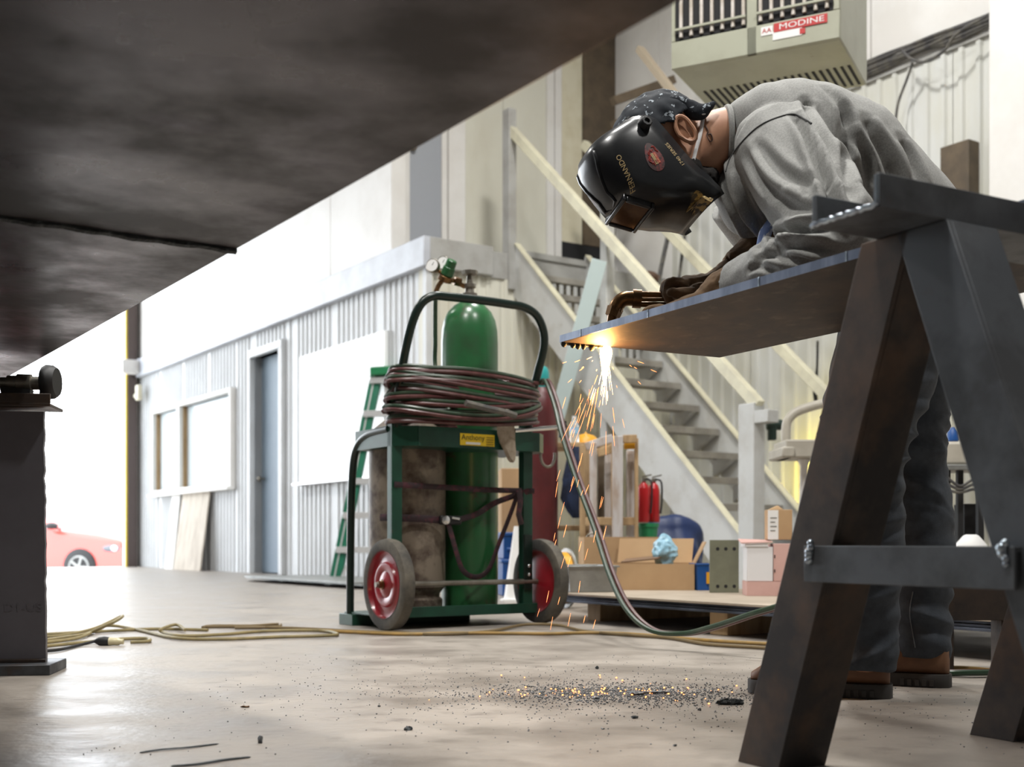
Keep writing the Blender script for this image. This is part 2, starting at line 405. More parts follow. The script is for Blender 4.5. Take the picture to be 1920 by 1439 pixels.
sheets('ribbed_sheet', [(0, DB0 - 0.09, 0, OZ), (DB0 - 0.09, DB1 + 0.09, dz + 0.08, OZ), (DB1 + 0.09, WB0 - 0.05, 0, OZ), (WB0 - 0.05, WB1 + 0.05, 0, WZ0 - 0.05), (WB0 - 0.05, WB1 + 0.05, WZ1 + 0.05, OZ), (WB1 + 0.05, OL, 0, OZ)], m_white, wof, pitch=0.1, depth=0.012, w=0.022)
b = B(HALL); b.box((0.0, 0.03, 0), (AW, 0.13, OZ))
wend = struct(b, 'wall_office_end', m_cream, 'ribbed cream end wall of the office behind the stairs', smooth=False)
x = 0.0
while x < AW - 0.01:
    e = min(x + 0.72, AW); b = B(HALL); ribbed(b, (x, 0.02, 0), (1, 0, 0), e - x - 0.004, 0, OZ, 0.09, 0.018, (0, -1, 0), 0.036); b.obj('ribbed_sheet', m_cream, wend); x = e
b = B(HALL); b.box((-0.06, -0.06, OZ), (0.0, OL + 0.3, FZ)); tag(b.obj('trim_2', m_fascia, None, bevel=0.006), 'pale grey fascia band along the office roof edge', 'trim', None, 'structure')
b = B(HALL); b.box((0.0, -0.06, OZ), (0.60, 0.0, FZ)); tag(b.obj('trim_3', m_grey, None, bevel=0.006), 'grey fascia band over the office end wall', 'trim', None, 'structure')
b = B(HALL); b.box((0.0, 0.0, OZ), (AW, OL, FZ - 0.02)); struct(b, 'office_roof', m_grey, 'flat grey roof deck of the office block', 'roof', smooth=False)
# corner and base trims
b = B(HALL); b.box((-0.012, -0.012, 0), (0.045, 0.045, OZ)); tag(b.obj('trim_4', m_white, None, bevel=0.004), 'white corner trim of the office block', 'trim', None, 'structure')
# doorway
b = B(HALL)
b.box((-0.035, DB0 - 0.085, 0), (0.13, DB0, dz)); b.box((-0.035, DB1, 0), (0.13, DB1 + 0.085, dz)); b.box((-0.035, DB0 - 0.085, dz), (0.13, DB1 + 0.085, dz + 0.085))
d1 = tag(b.obj('door_1', m_white, None, bevel=0.005), 'doorway with white frame and blue-grey door in the office wall', 'door', None, 'structure')
b = B(HALL); b.box((0.10, DB0, 0.01), (0.145, DB1, dz)); b.obj('door_leaf', m_bluedoor, d1, bevel=0.003)
b = B(HALL); b.cyl((0.06, DB1 - 0.08, 1.0), (0.10, DB1 - 0.08, 1.0), 0.012, n=12); b.ball((0.045, DB1 - 0.08, 1.0), 0.028, 8); b.obj('door_knob', m_iron, d1)
# window: two lights
b = B(HALL)
MB = 6.02
for (y0, y1, z0, z1) in ((WB0 - 0.05, WB0, WZ0 - 0.05, WZ1 + 0.05), (WB1, WB1 + 0.05, WZ0 - 0.05, WZ1 + 0.05), (WB0, WB1, WZ1, WZ1 + 0.05), (WB0, WB1, WZ0 - 0.05, WZ0), (MB - 0.05, MB + 0.05, WZ0, WZ1)):
    b.box((-0.05, y0, z0), (0.12, y1, z1))
w1 = tag(b.obj('window_1', m_panel, None, bevel=0.005), 'white framed office window with two panes', 'window', None, 'structure')
b = B(HALL); b.box((-0.10, WB0 - 0.08, WZ0 - 0.085), (0.0, WB1 + 0.08, WZ0 - 0.05)); b.obj('window_sill', m_panel, w1, bevel=0.004)
for (y0, y1) in ((WB0, MB - 0.05), (MB + 0.05, WB1)):
    b = B(HALL); b.box((0.05, y0, WZ0), (0.062, y1, WZ1)); b.obj('pane', m_glass, w1, smooth=False)
b = B(HALL)
for y0 in (WB1 - 0.012, MB - 0.062): b.box((0.0, y0, WZ0), (0.05, y0 + 0.012, WZ1))
b.obj('inner_reveal', m_wood, w1)
# upper room above the office front: white boards
b = B(HALL); b.box((0.03, 0.62, FZ - 0.02), (0.15, OL, 7)); wup = struct(b, 'wall_upper_front', m_panel, 'white boarded upper wall above the office fascia', smooth=False)
x = 0.60
while x < OL - 0.05:
    e = min(x + 1.2, OL); b = B(HALL); b.box((0.0, x, FZ - 0.01), (0.03, e - 0.008, 7)); b.obj('wall_board', m_panel, wup, bevel=0.003); x = e
UB = 0.85
b = B(HALL); b.box((0.15, UB, FZ - 0.02), (AW, UB + 0.1, 7)); wux = struct(b, 'wall_upper_end', m_panel, 'cream and white upper wall behind the stair landing', smooth=False)
def aof(x, bb):     # a of the point of the plane b = bb seen at pixel column x
    kx = (x - 960) / FPX
    ox, oy = -0.684 - 0.556 * bb, 9.575 + 0.831 * bb
    return (kx * oy - ox) / (0.831 - kx * 0.556)
def upanel(name, x0, x1, mat, out=0.0, z0=FZ, z1=6.9, par=None, lab=None):
    b = B(HALL); b.box((aof(x0, UB), UB - 0.015 - out, z0), (aof(x1, UB), UB + 0.02, z1))
    o = b.obj(name, mat, par or wux, bevel=0.004)
    if lab: o['label'] = lab
    return o
upanel('trim_board', 736, 755, m_trimc, 0.02); upanel('trim_board', 755, 763, m_panel, 0.04)
upanel('trim_board', 824, 834, m_panel, 0.03); upanel('trim_board', 835, 866, m_panel, 0.05)
upanel('wall_board', 866, 940, m_cream, 0.0); upanel('wall_board', 942, 1022, m_cream, 0.0)
upanel('trim_board', 1022, 1034, m_panel, 0.03); upanel('trim_board', 1035, 1046, m_panel, 0.05)
upanel('wall_board', 1046, 1090, m_trimc, 0.0, FZ + 0.42)
upanel('wall_board', 1046, 1150, m_dark, 0.01, FZ, FZ + 0.42, lab='black panel for a dark opening low in the upper wall')  # the dark of the recess is put into the panel colour
upanel('wall_board', 1091, 1150, m_brown, 0.02, FZ + 0.42, lab='dark brown panel for a dim open doorway')  # flat brown panel takes the shade of a doorway to a dark room
upanel('wall_board', 1151, 1330, m_panel, 0.0)
b = B(HALL)
b.box((aof(763, UB), UB - 0.03, FZ - 0.01), (aof(824, UB), UB + 0.01, FZ + 2.05))
d2 = tag(b.obj('door_2', M('grey_door', (0.36, 0.38, 0.42), 0.5), None, bevel=0.004), 'flat grey door on the upper floor above the office', 'door', None, 'structure')
b = B(HALL); b.ball((aof(769, UB), UB - 0.06, FZ + 1.0), 0.03, 8); b.obj('door_knob', m_iron, d2)
# brown bars standing in for shadows on the wall behind the helmet
for q, (x0, y0, x1, y1) in enumerate(((1150, 190, 1262, 150), (1150, 235, 1270, 195))):
    b = B(); b.bar(at(x0, y0, 10.3), at(x1, y1, 10.6), 0.07, 0.07)
    b.solo('wall_shadow_bar', m_brown, ('lower' if q else 'upper') + ' brown bar for a shadow on the white wall behind the helmet', 'shadow bar', 'brown shadow bars on the wall')
b = B(); b.bar(at(1199, 92, 9.6), at(1268, 182, 9.2), 0.06, 0.05); b.solo('diagonal_brace', M('tan_brace', (0.36, 0.30, 0.22), 0.6), 'thin tan diagonal brace left of the unit heater', 'brace')

# door-edge post, yellow strip, hardware
b = B(HALL); b.box((-0.16, 7.72, 0), (-0.04, 7.86, 5.4)); post = b.solo('door_jamb_post', M('brown_jamb', (0.10, 0.075, 0.07), 0.6), 'dark brown steel post at the edge of the open doorway', 'post', bevel=0.004)
b = B(HALL); b.box((-0.185, 7.74, 0), (-0.16, 7.80, 5.4)); b.obj('safety_strip', M('yellow_strip', (0.75, 0.55, 0.06), 0.5), post)
b = B(HALL); b.box((-0.28, 7.55, 2.56), (-0.06, 7.70, 2.74)); b.solo('switch_box', m_panel, 'small white electrical box on the brown door post', 'box', bevel=0.012)
b = B(HALL); b.box((-0.12, 7.42, 2.20), (-0.064, 7.54, 2.40)); b.box((-0.1,7.5,2.25),(-0.066,7.70,2.3)); b.solo('door_bracket', m_trimc, 'small cream bracket under the white electrical box', 'bracket', bevel=0.01)

# whiteboard, ledge
b = B(HALL); b.box((-0.045, 0.64, 0.90), (-0.004, 2.40, 2.12)); wbo = b.solo('whiteboard', m_board, 'large blank white board on the ribbed office wall', 'whiteboard', bevel=0.004)
b = B(HALL); b.box((-0.10, 0.62, 0.875), (-0.0, 2.46, 0.898)); b.obj('ledge', m_alu, wbo, bevel=0.003)
# leaning plywood
for i, (x0, x1, h, sh, lab) in enumerate(((5.86, 4.92, 0.97, 0.10, 'weathered stained plywood sheet leaning under the office window'), (6.28, 5.98, 0.93, 0.07, 'narrow pale board leaning at the left of the stained plywood'))):
    b = B(HALL); b.prism([(-0.04 - sh, x0, 0), (-0.04 - sh, x1, 0), (-0.015, x1, h), (-0.015, x0, h)], (-0.018, 0, 0))
    b.solo('plywood_sheet', m_ply if i == 0 else m_panel, lab, 'plywood', bevel=0.002)

# ---------------------------------------------------------------- staircase
RISE = 0.198; RUN = 0.2169; SB0 = -2.95; SA0, SA1 = 0.855, 1.60
st = thing('staircase', 'steep grey steel staircase with cream handrails up to the office roof', 'staircase', tuple(HALL @ Vector((SA0, -2.7, 0))))
def sz(bb): return (bb - SB0) / RUN * RISE
for a in (SA0, SA1):
    b = B(HALL); dn, upo = 0.30, 0.13
    poly = [(a, SB0 + 0.02, 0), (a, SB0 + 0.36, 0), (a, 0.02, sz(0.02) - dn), (a, 0.02, FZ + 0.06), (a, -0.03, FZ + 0.06), (a, SB0 + 0.02, upo)]
    b.prism(poly, (-0.012 if a == SA0 else 0.012, 0, 0)); s = b.obj('stringer', m_stair, st, bevel=0.002)
    b = B(HALL); b.bar((a - 0.0, SB0 + 0.02, upo + 0.004), (a, -0.03, FZ + 0.064), 0.055, 0.012, up=(0, -0.6, 0.8)); b.obj('stringer_flange', m_rail, s)
for k in range(1, 14):
    bb = SB0 + RUN * k; z = RISE * k
    b = B(HALL); b.box((SA0 + 0.012, bb - 0.03, z - 0.035), (SA1 - 0.012, bb + 0.21, z)); b.box((SA0 + 0.012, bb - 0.034, z - 0.05), (SA1 - 0.012, bb - 0.03, z))
    t = b.obj('tread', m_tread, st, bevel=0.003)
    b = B(HALL); b.prism([(SA1 - 0.014, bb - 0.02, z - 0.036), (SA1 - 0.014, bb + 0.2, z - 0.036), (SA1 - 0.014, bb + 0.2, z - 0.17)], (-0.05, 0, 0)); b.obj('tread_bracket', m_stair, t)
    if k >= 9:
        b = B(HALL)
        for q in range(9):
            a0 = SA0 + 0.05 + q * 0.075; b.box((a0, bb + 0.195, z + 0.03), (a0 + 0.04, bb + 0.2, z + RISE - 0.06))
        b.obj('riser_slats', m_stair, t)
RH = 0.93
for a in (SA0 - 0.03, SA1 + 0.03):
    b = B(HALL); b.bar((a, SB0 + 0.10, sz(SB0 + 0.30) + RH), (a, 0.06, sz(0.06) + RH + 0.16), 0.06, 0.075, up=(0, -0.6, 0.8)); b.obj('handrail', m_rail, st, bevel=0.004)
    b = B(HALL); b.box((a - 0.05, SB0 + 0.10, 0), (a + 0.05, SB0 + 0.24, sz(SB0 + 0.30) + RH + 0.02)); b.obj('newel_post', m_stair, st, bevel=0.005)
b = B(HALL); b.box((SA0 - 0.075, SB0 - 0.02, 1.09), (SA0 + 0.02, SB0 + 0.16, 1.17)); b.obj('rail_end', m_stair, st, bevel=0.004)
b = B(HALL); b.box((SA0 - 0.075, -0.02, 2.45), (SA0 + 0.0, 0.08, FZ + 1.2)); b.obj('landing_post', m_grey, st, bevel=0.004)
b = B(HALL); b.box((SA0 + 0.02, -1.21, 0), (SA0 + 0.10, -1.13, 3.0)); b.obj('support_post', m_stair, st, bevel=0.004)
b = B(HALL); b.box((SA0 + 0.02, -0.02, FZ - 0.03), (SA1, 0.06, FZ + 0.02)); b.obj('landing_edge', m_grey, st)
b = B(); b.bar(at(1124, 488, 8.9), at(1040, 800, 9.1), 0.115, 0.03, up=(0, 1, 0)); b.obj('diagonal_stay', M('pale_cyan_stay', (0.55, 0.66, 0.66), 0.4), st, bevel=0.003)
b = B(HALL); b.bar((SA0 - 0.03, SB0 + 0.62, sz(SB0 + 0.8) + 0.45), (SA0 - 0.03, -0.02, sz(0.0) + 0.40), 0.02, 0.03, up=(0, -0.6, 0.8))
# small motor on the newel
b = B(); p = at(1446, 797, 7.75); b.cyl(p + Vector((-0.03, 0, 0)), p + Vector((0.07, 0, 0)), 0.035, n=14); b.box(p + Vector((-0.02,-0.03,-0.10)), p + Vector((0.03,0.03,0)))
b.solo('black_reel', M('green_black', (0.01, 0.03, 0.022), 0.5), 'small dark green fitting hung beside the stair newel post', 'fitting', bevel=0.005)

# cables on the wall ledge
for i in range(7):
    pts = []
    for q in range(13):
        bb = -0.6 - q * 0.27
        pts.append(HALL @ Vector((AW - 0.05 - 0.012 * (i % 3), bb, RIBTOP + 0.03 + 0.022 * i * 0.6 + 0.03 * noise.noise(Vector((i * 3.1, q * 0.7, 0))))))
    b = B(); b.tube(smooth_pts(pts, 4), 0.013, 8)
    b.solo('wall_cable', m_cable, 'dusty cable in the bundle along the top of the ribbed wall', 'cable', 'cables along the wall ledge')
b = B(); b.tube(smooth_pts([at(1692, 95, 8.65), at(1708, 110, 8.6), at(1735, 116, 8.5), at(1770, 95, 8.35), at(1795, 62, 8.25), at(1850, 30, 8.1)], 8), 0.011, 8); b.solo('loop_cable', m_cable, 'cable sagging in a loop below the wall bundle', 'cable')
b = B(); b.tube(smooth_pts([at(1711, 118, 8.62), at(1700, 150, 8.7), at(1685, 190, 8.75), at(1679, 225, 8.75)], 8), 0.010, 8); b.solo('drop_cable', m_cable, 'single thin cable hanging down the ribbed wall', 'cable')
# black strap hanging on wall
b = B(); b.tube(smooth_pts([at(1533, 640, 9.2), at(1532, 690, 9.2), at(1528, 730, 9.2), at(1530, 752, 9.2)], 6), [0.02] * 7 + [0.025, 0.03, 0.034] + [0.036] * 9, 8, flat=(0.4, 1)); b.solo('hanging_strap', m_black, 'black strap hanging on the yellowed wall by the stairs', 'strap')
# conduits and valve behind the torch hand
b = B(); b.tube([at(1225, 585, 9.6), at(1240, 500, 9.6), at(1262, 400, 9.6)], 0.018, 8); b.tube([at(1272, 530, 9.55), at(1284, 440, 9.55)], 0.012, 8); b.solo('wall_conduit', m_cable, 'thin grey conduits behind the torch hand', 'conduit')
b = B(); b.ball(at(1214, 520, 9.4), (0.09, 0.06, 0.05), 8); b.ball(at(1222, 536, 9.38), (0.05, 0.05, 0.06), 8); b.cyl(at(1188, 508, 9.4), at(1235, 524, 9.4), 0.03, n=10)
b.solo('pipe_valve', M('rusty_valve', (0.09, 0.05, 0.03), 0.7), 'dark rusty pipe valve on the wall behind the stairs', 'valve')
# brown board on the wall behind the worker
b = B(HALL); b.box((AW - 0.14, -3.23, 1.5), (AW - 0.022, -3.0, 3.12))
b.solo('upright_board', m_brown, 'brown board fixed upright on the wall behind the worker', 'board', bevel=0.003)
# unit heater
HF = Matrix.Translation(at(1576, 73, 5.4)) @ Matrix.Rotation(math.atan2(-0.458, 0.889), 4, 'Z')
hw = 0.80
ht = thing('unit_heater', 'sage grey gas unit heater hanging high above the worker', 'heater', tuple(at(1450, 120, 5.6)))
b = B(HF); b.box((-hw, 0.0, 0.0), (0, 0.62, 0.75)); b.obj('casing', m_heater, ht, bevel=0.008)
b = B(HF)
for (x0, x1) in ((-hw + 0.02, -hw / 2 - 0.03), (-hw / 2 + 0.02, -0.03)):
    b.box((x0, -0.012, 0.135), (x1, 0.004, 0.75))
b.obj('burner_opening', m_dark, ht)
b = B(HF); b.box((-hw / 2 - 0.03, -0.016, 0.0), (-hw / 2 + 0.02, 0.003, 0.75)); b.box((-hw, -0.016, 0.0), (0, 0.003, 0.13)); b.box((-0.03, -0.016, 0.13), (0, 0.003, 0.75)); b.box((-hw, -0.016, 0.13), (-hw + 0.02, 0.003, 0.75)); b.obj('front_frame', m_heater, ht, bevel=0.004)
for i in range(14):
    xx = -hw + 0.05 + i * 0.051 + (0.03 if i > 6 else 0)
    b = B(HF); b.cyl((xx, -0.016, 0.145), (xx, -0.016, 0.74), 0.010, n=10); b.obj('burner_tube', m_heater2, ht)
b = B(HF); b.box((-hw + 0.02, -0.034, 0.175), (-hw / 2 - 0.03, -0.026, 0.185)); b.box((-hw / 2 + 0.02, -0.034, 0.175), (-0.03, -0.026, 0.185)); b.obj('guard_rail', m_heater, ht)
for i in range(22):
    xx = -hw + 0.05 + i * 0.034
    b = B(HF); b.box((xx, 0.32, -0.003), (xx + 0.013, 0.58, 0.002)); b.obj('vent_slot', m_dark, ht)
b = B(HF); b.box((-0.36, -0.019, 0.075), (-0.305, -0.016, 0.115)); b.obj('label_plate', m_paper, ht)
b = B(HF); b.box((-0.305, -0.019, 0.045), (-0.17, -0.016, 0.085)); b.obj('label_plate', m_paper, ht)
b = B(HF); b.box((-0.30, -0.0205, 0.08), (-0.055, -0.017, 0.12)); lb = b.obj('name_plate', m_redlabel, ht)
b = B(HF); b.box((-0.18, -0.0205, 0.05), (-0.155, -0.017, 0.075)); b.obj('name_plate', m_redlabel, ht)
b = B(HF); text_on(b, 'MODINE', 0.036, (-0.172, -0.021, 0.099), (1, 0, 0), (0, 0, 1), sx=1.5); b.obj('lettering', m_paper, lb, smooth=False)
b = B(HF); text_on(b, 'AA', 0.03, (-0.333, -0.0195, 0.095), (1, 0, 0), (0, 0, 1), sx=1.1); b.obj('lettering', m_redlabel, ht, smooth=False)
b = B(HF)
for xx in (-hw + 0.08, -0.08): b.cyl((xx, 0.3, 0.74), (xx, 0.3, 7 - (HF @ Vector((0, 0, 0))).z), 0.012, n=8)
b.obj('hanger_rod', m_iron, ht)

# unseen high-bay lamps added above the frame to light worker and hall
for i, (a, bb) in enumerate(((-5.4, -6.6), (-3.0, -5.2), (-5.2, 0.5), (-2.2, -8.2), (-0.4, -3.2))):
    p = HALL @ Vector((a, bb, 6.1))
    t = thing('high_bay_lamp', 'unseen bell shaped high-bay lamp under the hall ceiling', 'lamp', tuple(p), 'high-bay lamps under the ceiling')
    b = B(); b.lathe(p, (0, 0, 1), [(0, 0.30), (0.02, 0.29), (0.22, 0.16), (0.30, 0.08), (0.5, 0.07), (0.52, 0.012), (0.9, 0.012)], caps=False); b.obj('shade', m_galv, t)
    ld = bpy.data.lights.new('lamp_light', 'AREA'); ld.shape = 'DISK'; ld.size = 0.55; ld.energy = LAMP_W; ld.color = (1.0, 0.98, 0.94)
    lo = bpy.data.objects.new('lamp_light', ld); C.objects.link(lo); lo.parent = t; lo.location = (0, 0, 0.01)

# ---------------------------------------------------------------- car in the yard
car = thing('parked_car', 'red car parked outside the open doorway', 'car', (-7.2, 21.5, -0.42))
CF = Matrix.Translation((-7.12, 21.3, -0.42)) @ Matrix.Rotation(math.radians(-14), 4, 'Z')
prof = [(-3.4, 0.25), (0.62, 0.22), (0.78, 0.35), (0.80, 0.62), (0.70, 0.78), (0.2, 0.90), (-0.55, 0.97), (-1.25, 1.38), (-2.3, 1.42), (-3.1, 1.02), (-3.45, 0.95), (-3.5, 0.5)]
b = B(CF)
rings = []
for yy, ins in ((-0.86, 0.06), (-0.80, 0.0), (0.80, 0.0), (0.86, 0.06)):
    rings.append([(x + (0.1 * ins * (-1 if x > 0 else 1)), yy, z - (ins if z > 0.8 else 0)) for x, z in prof])
b.loft(rings); b.obj('body', m_carred, car, bevel=0.04)
b = B(CF)
b.prism([(-0.62, -0.875, 0.98), (-1.28, -0.875, 1.32), (-2.25, -0.875, 1.35), (-2.9, -0.875, 1.0)], (0, 0.02, 0)); b.obj('side_window', m_carwhite, car)
for xw in (-0.08, -2.75):
    b = B(CF); b.lathe((xw, -0.80, 0.32), (0, -1, 0), [(-0.1, 0.30), (0.08, 0.32), (0.10, 0.29), (0.10, 0.20)], 28); w = b.obj('wheel', m_black, car)
    b = B(CF)
    for q in range(5):
        an = q * 2 * PI / 5; b.bar((xw, -0.905, 0.32), (xw + 0.17 * math.cos(an), -0.905, 0.32 + 0.17 * math.sin(an)), 0.04, 0.02, up=(0, -1, 0))
    b.lathe((xw, -0.895, 0.32), (0, -1, 0), [(0, 0.20), (0.012, 0.20), (0.012, 0.17)], 24, caps=False); b.obj('rim', m_galv, w)
b = B(CF); b.ball((0.52, -0.80, 0.64), (0.24, 0.09, 0.085), 10); b.obj('headlight', M('headlamp', (0.12, 0.13, 0.15), 0.1), car)
b = B(CF); b.ball((0.58, -0.86, 0.64), (0.07, 0.05, 0.06), 8); b.obj('headlight_lens', m_chrome, car)
b = B(CF); b.ball((-0.55, -0.98, 1.03), (0.12, 0.09, 0.06), 8); b.bar((-0.55, -0.98, 1.0), (-0.5, -0.8, 0.97), 0.04, 0.03); b.obj('wing_mirror', m_black, car)

# ============================================================ big overhead plate and its stand
SZ = 0.785
D1 = Vector((-0.556, 0.831, 0)); D2 = Vector((0.831, 0.556, 0))
SF = Matrix.Translation((-1.06, 2.8, 0)) @ Matrix.Rotation(PHI, 4, 'Z')     # x: D2, y: D1 ; right edge of the plate at x = 0
girder = thing('steel_girder', 'huge dark rusty steel plate girder lying overhead across the top left', 'girder', (-1.5, 1.8, SZ))
b = B(SF); b.box((-2.2, -1.13, SZ), (0.0, 0.75, SZ + 0.03)); g1 = b.obj('flange_plate', m_slab, girder, bevel=0.002)
b = B(SF); b.box((-2.2, -5.2, SZ), (0.0, -1.136, SZ + 0.03)); g2 = b.obj('flange_plate', m_slab, girder, bevel=0.002)
b = B(SF)
pts = [(x, -1.133 + 0.003 * math.sin(x * 31), SZ - 0.0012 + 0.0012 * math.sin(x * 90)) for x in [-2.2 + 0.02 * i for i in range(111)]]
b.tube(pts, 0.006, 6); b.obj('weld_seam', m_slagb, girder)
b = B(SF); b.box((-0.80, -5.2, SZ + 0.03), (-0.775, 0.75, SZ + 1.0)); b.box((-2.0, -5.2, SZ + 0.03), (-1.975, 0.75, SZ + 1.0)); b.obj('web', m_slab, girder)
# chalk marks
b = B(SF)
for (x0, y0, r) in ((-0.62, -0.72, 0.02), (-0.55, -0.66, 0.014), (-0.42, -0.70, 0.016)):
    b.tube([(x0 + r * math.cos(q), y0 + 1.3 * r * math.sin(q), SZ - 0.0004) for q in [0.3 + k * 0.35 for k in range(15)]], 0.0016, 5)
b.obj('chalk_mark', m_ink, girder)
# stand under the far end
stand = thing('beam_stand', 'dark steel beam stand with base plate at the left edge', 'stand', (-1.25, 3.05, 0))
TF = Matrix.Translation(at(86, 1237, 3.02) * Vector((1, 1, 0)) if False else (at(86, 1237, 3.02).x, 3.02, 0)) @ Matrix.Rotation(math.radians(8), 4, 'Z')
edge = []
random.seed(3)
b = B(TF)
n = 34
rows = [(0.026 + (0.66 - 0.026) * i / n, 0.004 * (noise.noise(Vector((0, 0, i * 1.3))) + 0.5 * noise.noise(Vector((9, 0, i * 3.7)))) - 0.006 * (i / n)) for i in range(n + 1)]
poly = [(-0.42, 0, 0.026)] + [(dx, 0, z) for z, dx in rows] + [(-0.42, 0, 0.66)]
b.prism(poly, (0, 0.018, 0)); b.obj('web', m_web, stand)
b = B(TF); text_on(b, 'D1-US', 0.03, (-0.055, 0, 0.165), (1, 0, 0), (0, 0, 1), sx=1.15); b.obj('rolled_mark', m_web, stand, smooth=False)
b = B(TF); b.box((-0.42, -0.07, 0.0), (0.026, 0.11, 0.026)); b.obj('base_plate', m_steel, stand, bevel=0.002)
b = B(TF); b.tube([(-0.42, -0.002, 0.03), (0.0, -0.002, 0.03)], 0.006, 6); b.obj('weld_bead', m_brownsteel, stand)
b = B(TF); b.box((-0.42, -0.05, 0.668), (0.022, 0.09, 0.676)); b.box((-0.42, -0.05, 0.676), (0.022, -0.042, 0.70)); b.prism([(-0.42, -0.042, 0.645), (0.015, -0.042, 0.668), (-0.42, -0.042, 0.668)], (0, 0.11, 0)); b.obj('top_channel', m_brownsteel, stand, bevel=0.0015)
roller = thing('roller', 'small steel roller with a dark disc between girder and stand', 'roller', tuple(TF @ Vector((-0.02, 0.03, 0.70))))
b = B(TF); b.lathe((0.0, 0.03, 0.7385), (1, -0.12, 0), [(-0.012, 0.012), (-0.012, 0.040), (-0.004, 0.0445), (0.012, 0.043), (0.022, 0.036), (0.022, 0.01)], 32); b.obj('disc', m_black, roller)
b = B(TF); b.lathe((-0.07, 0.03, 0.735), (1, 0, 0), [(-0.12, 0.014), (-0.03, 0.014), (-0.03, 0.019), (-0.008, 0.019), (-0.006, 0.023), (0.028, 0.023), (0.03, 0.017), (0.066, 0.017)], 18); b.obj('axle', m_iron, roller)
b = B(TF); b.prism([(-0.105, 0.01, 0.6765), (-0.045, 0.01, 0.6765), (-0.04, 0.01, 0.718), (-0.115, 0.01, 0.722)], (0, 0.035, 0)); b.bar((-0.012, 0.0, 0.6775), (-0.02, 0.03, 0.715), 0.006, 0.01); b.obj('bracket', m_black, roller)

# ============================================================ work plate, right sawhorse
P = Vector((0.482, -0.876, 0)); Q = Vector((0.876, 0.482, 0))
CH0, CHT = 0.725, 0.766
WA = Vector((0.105, 2.611, CHT))
WF = Matrix.Translation(WA) @ Matrix(((P.x, Q.x, 0, 0), (P.y, Q.y, 0, 0), (0, 0, 1, 0), (0, 0, 0, 1)))
wp = thing('work_plate', 'rusty steel plate being flame cut, jutting out from the sawhorse', 'steel plate', tuple(WA))
b = B(WF); b.box((0.0, 0.0, 0.0), (2.4, 0.44, 0.016)); b.obj('plate', m_work, wp, bevel=0.0012)
b = B(WF); b.box((0.0005, -0.0012, 0.0004), (2.399, 0.0, 0.0156)); b.obj('cut_edge', m_cutedge, wp, smooth=False)
random.seed(11)
for i, s in enumerate((0.006, 0.03, 0.044, 0.058, 0.078, 0.098)):
    b = B(WF); r = random.uniform(0.0055, 0.008); h = random.uniform(0.008, 0.014)
    b.lathe((0.005, s, 0.003), (random.uniform(-.1, .1), random.uniform(-.1, .1), -1), [(0, r * 0.9), (h * 0.6, r), (h * 0.95, r * 0.75), (h * 1.15, r * 0.3)], 10); b.obj('dross_drip', m_slagb, wp)
b = B(WF); b.tube([(0.004 + 0.001 * math.sin(i * 2.1), i * 0.01, -0.001) for i in range(12)], 0.004, 6); b.obj('dross_ridge', m_slagb, wp)
for s in (0.085, 0.33, 0.655, 0.86):
    b = B(WF); b.box((s, -0.002, 0.0), (s + 0.003, -0.0011, 0.016)); b.obj('edge_notch', m_weld, wp, smooth=False)

U2 = Vector((0.871, 0.491, 0)).normalized(); V2 = Vector((-0.491, 0.871, 0)).normalized()   # along the beam, across it (away)
c0 = Vector((0.405, 1.455, 0))                     # centre line of the channel at its left end
HFm = Matrix.Translation(c0) @ Matrix(((U2.x, V2.x, 0, 0), (U2.y, V2.y, 0, 0), (0, 0, 1, 0), (0, 0, 0, 1)))
sh = thing('sawhorse', 'dark steel sawhorse with splayed legs in the right foreground', 'sawhorse', tuple(c0 + U2 * 0.5))
b = B(HFm)
w2 = 0.056; t = 0.007
poly = [(0, -w2, CH0), (0, w2, CH0), (0, w2, CHT), (0, w2 - t, CHT), (0, w2 - t - 0.002, CH0 + t), (0, -w2 + t + 0.002, CH0 + t), (0, -w2 + t, CHT), (0, -w2, CHT)]
b.prism(poly, (1.15, 0, 0)); b.obj('channel_beam', m_steel, sh, bevel=0.001)
b = B(HFm)
pts = [(-0.001, w2, CH0 + 0.002)] + [(-0.0015, w2 - i * 0.0056, CH0 + 0.0035 + 0.001 * math.sin(i * 2.4)) for i in range(1, 20)] + [(-0.001, -w2 + 0.003, CH0 + 0.004), (-0.001, -w2 + 0.003, CHT - 0.003)]
b.tube(pts, 0.0035, 6); b.obj('burnt_edge', m_weld, sh)
def hleg(u, side):
    "angle-iron leg: one face towards the left end of the beam, the other along the beam on the near side"
    zt = CH0 - 0.001; hw_ = 0.040; tt = 0.008
    vt = 0.040 if side > 0 else -0.020
    fv = side * FV
    b = B(HFm)
    def plate(v0t, v1t, v0b, v1b, u0, u1):
        vs = [(u0, v0t, zt), (u0, v1t, zt), (u0, v1b, 0.0), (u0, v0b, 0.0), (u1, v0t, zt), (u1, v1t, zt), (u1, v1b, 0.0), (u1, v0b, 0.0)]
        b.add(vs, [(0, 1, 2, 3), (7, 6, 5, 4), (0, 4, 5, 1), (1, 5, 6, 2), (2, 6, 7, 3), (3, 7, 4, 0)])
    plate(vt - hw_, vt + hw_, fv - hw_ * 1.1, fv + hw_ * 1.1, u, u + tt)
    plate(vt - hw_, vt - hw_ + tt, fv - hw_ * 1.1, fv - hw_ * 1.1 + tt, u + tt, u + 0.092)
    return b
FV = 0.285
for (u, side, mat) in ((0.110, 1, m_brownsteel), (0.110, -1, m_steel), (0.62, 1, m_brownsteel), (0.62, -1, m_steel)):
    hleg(u, side).obj('leg', mat, sh, bevel=0.001)
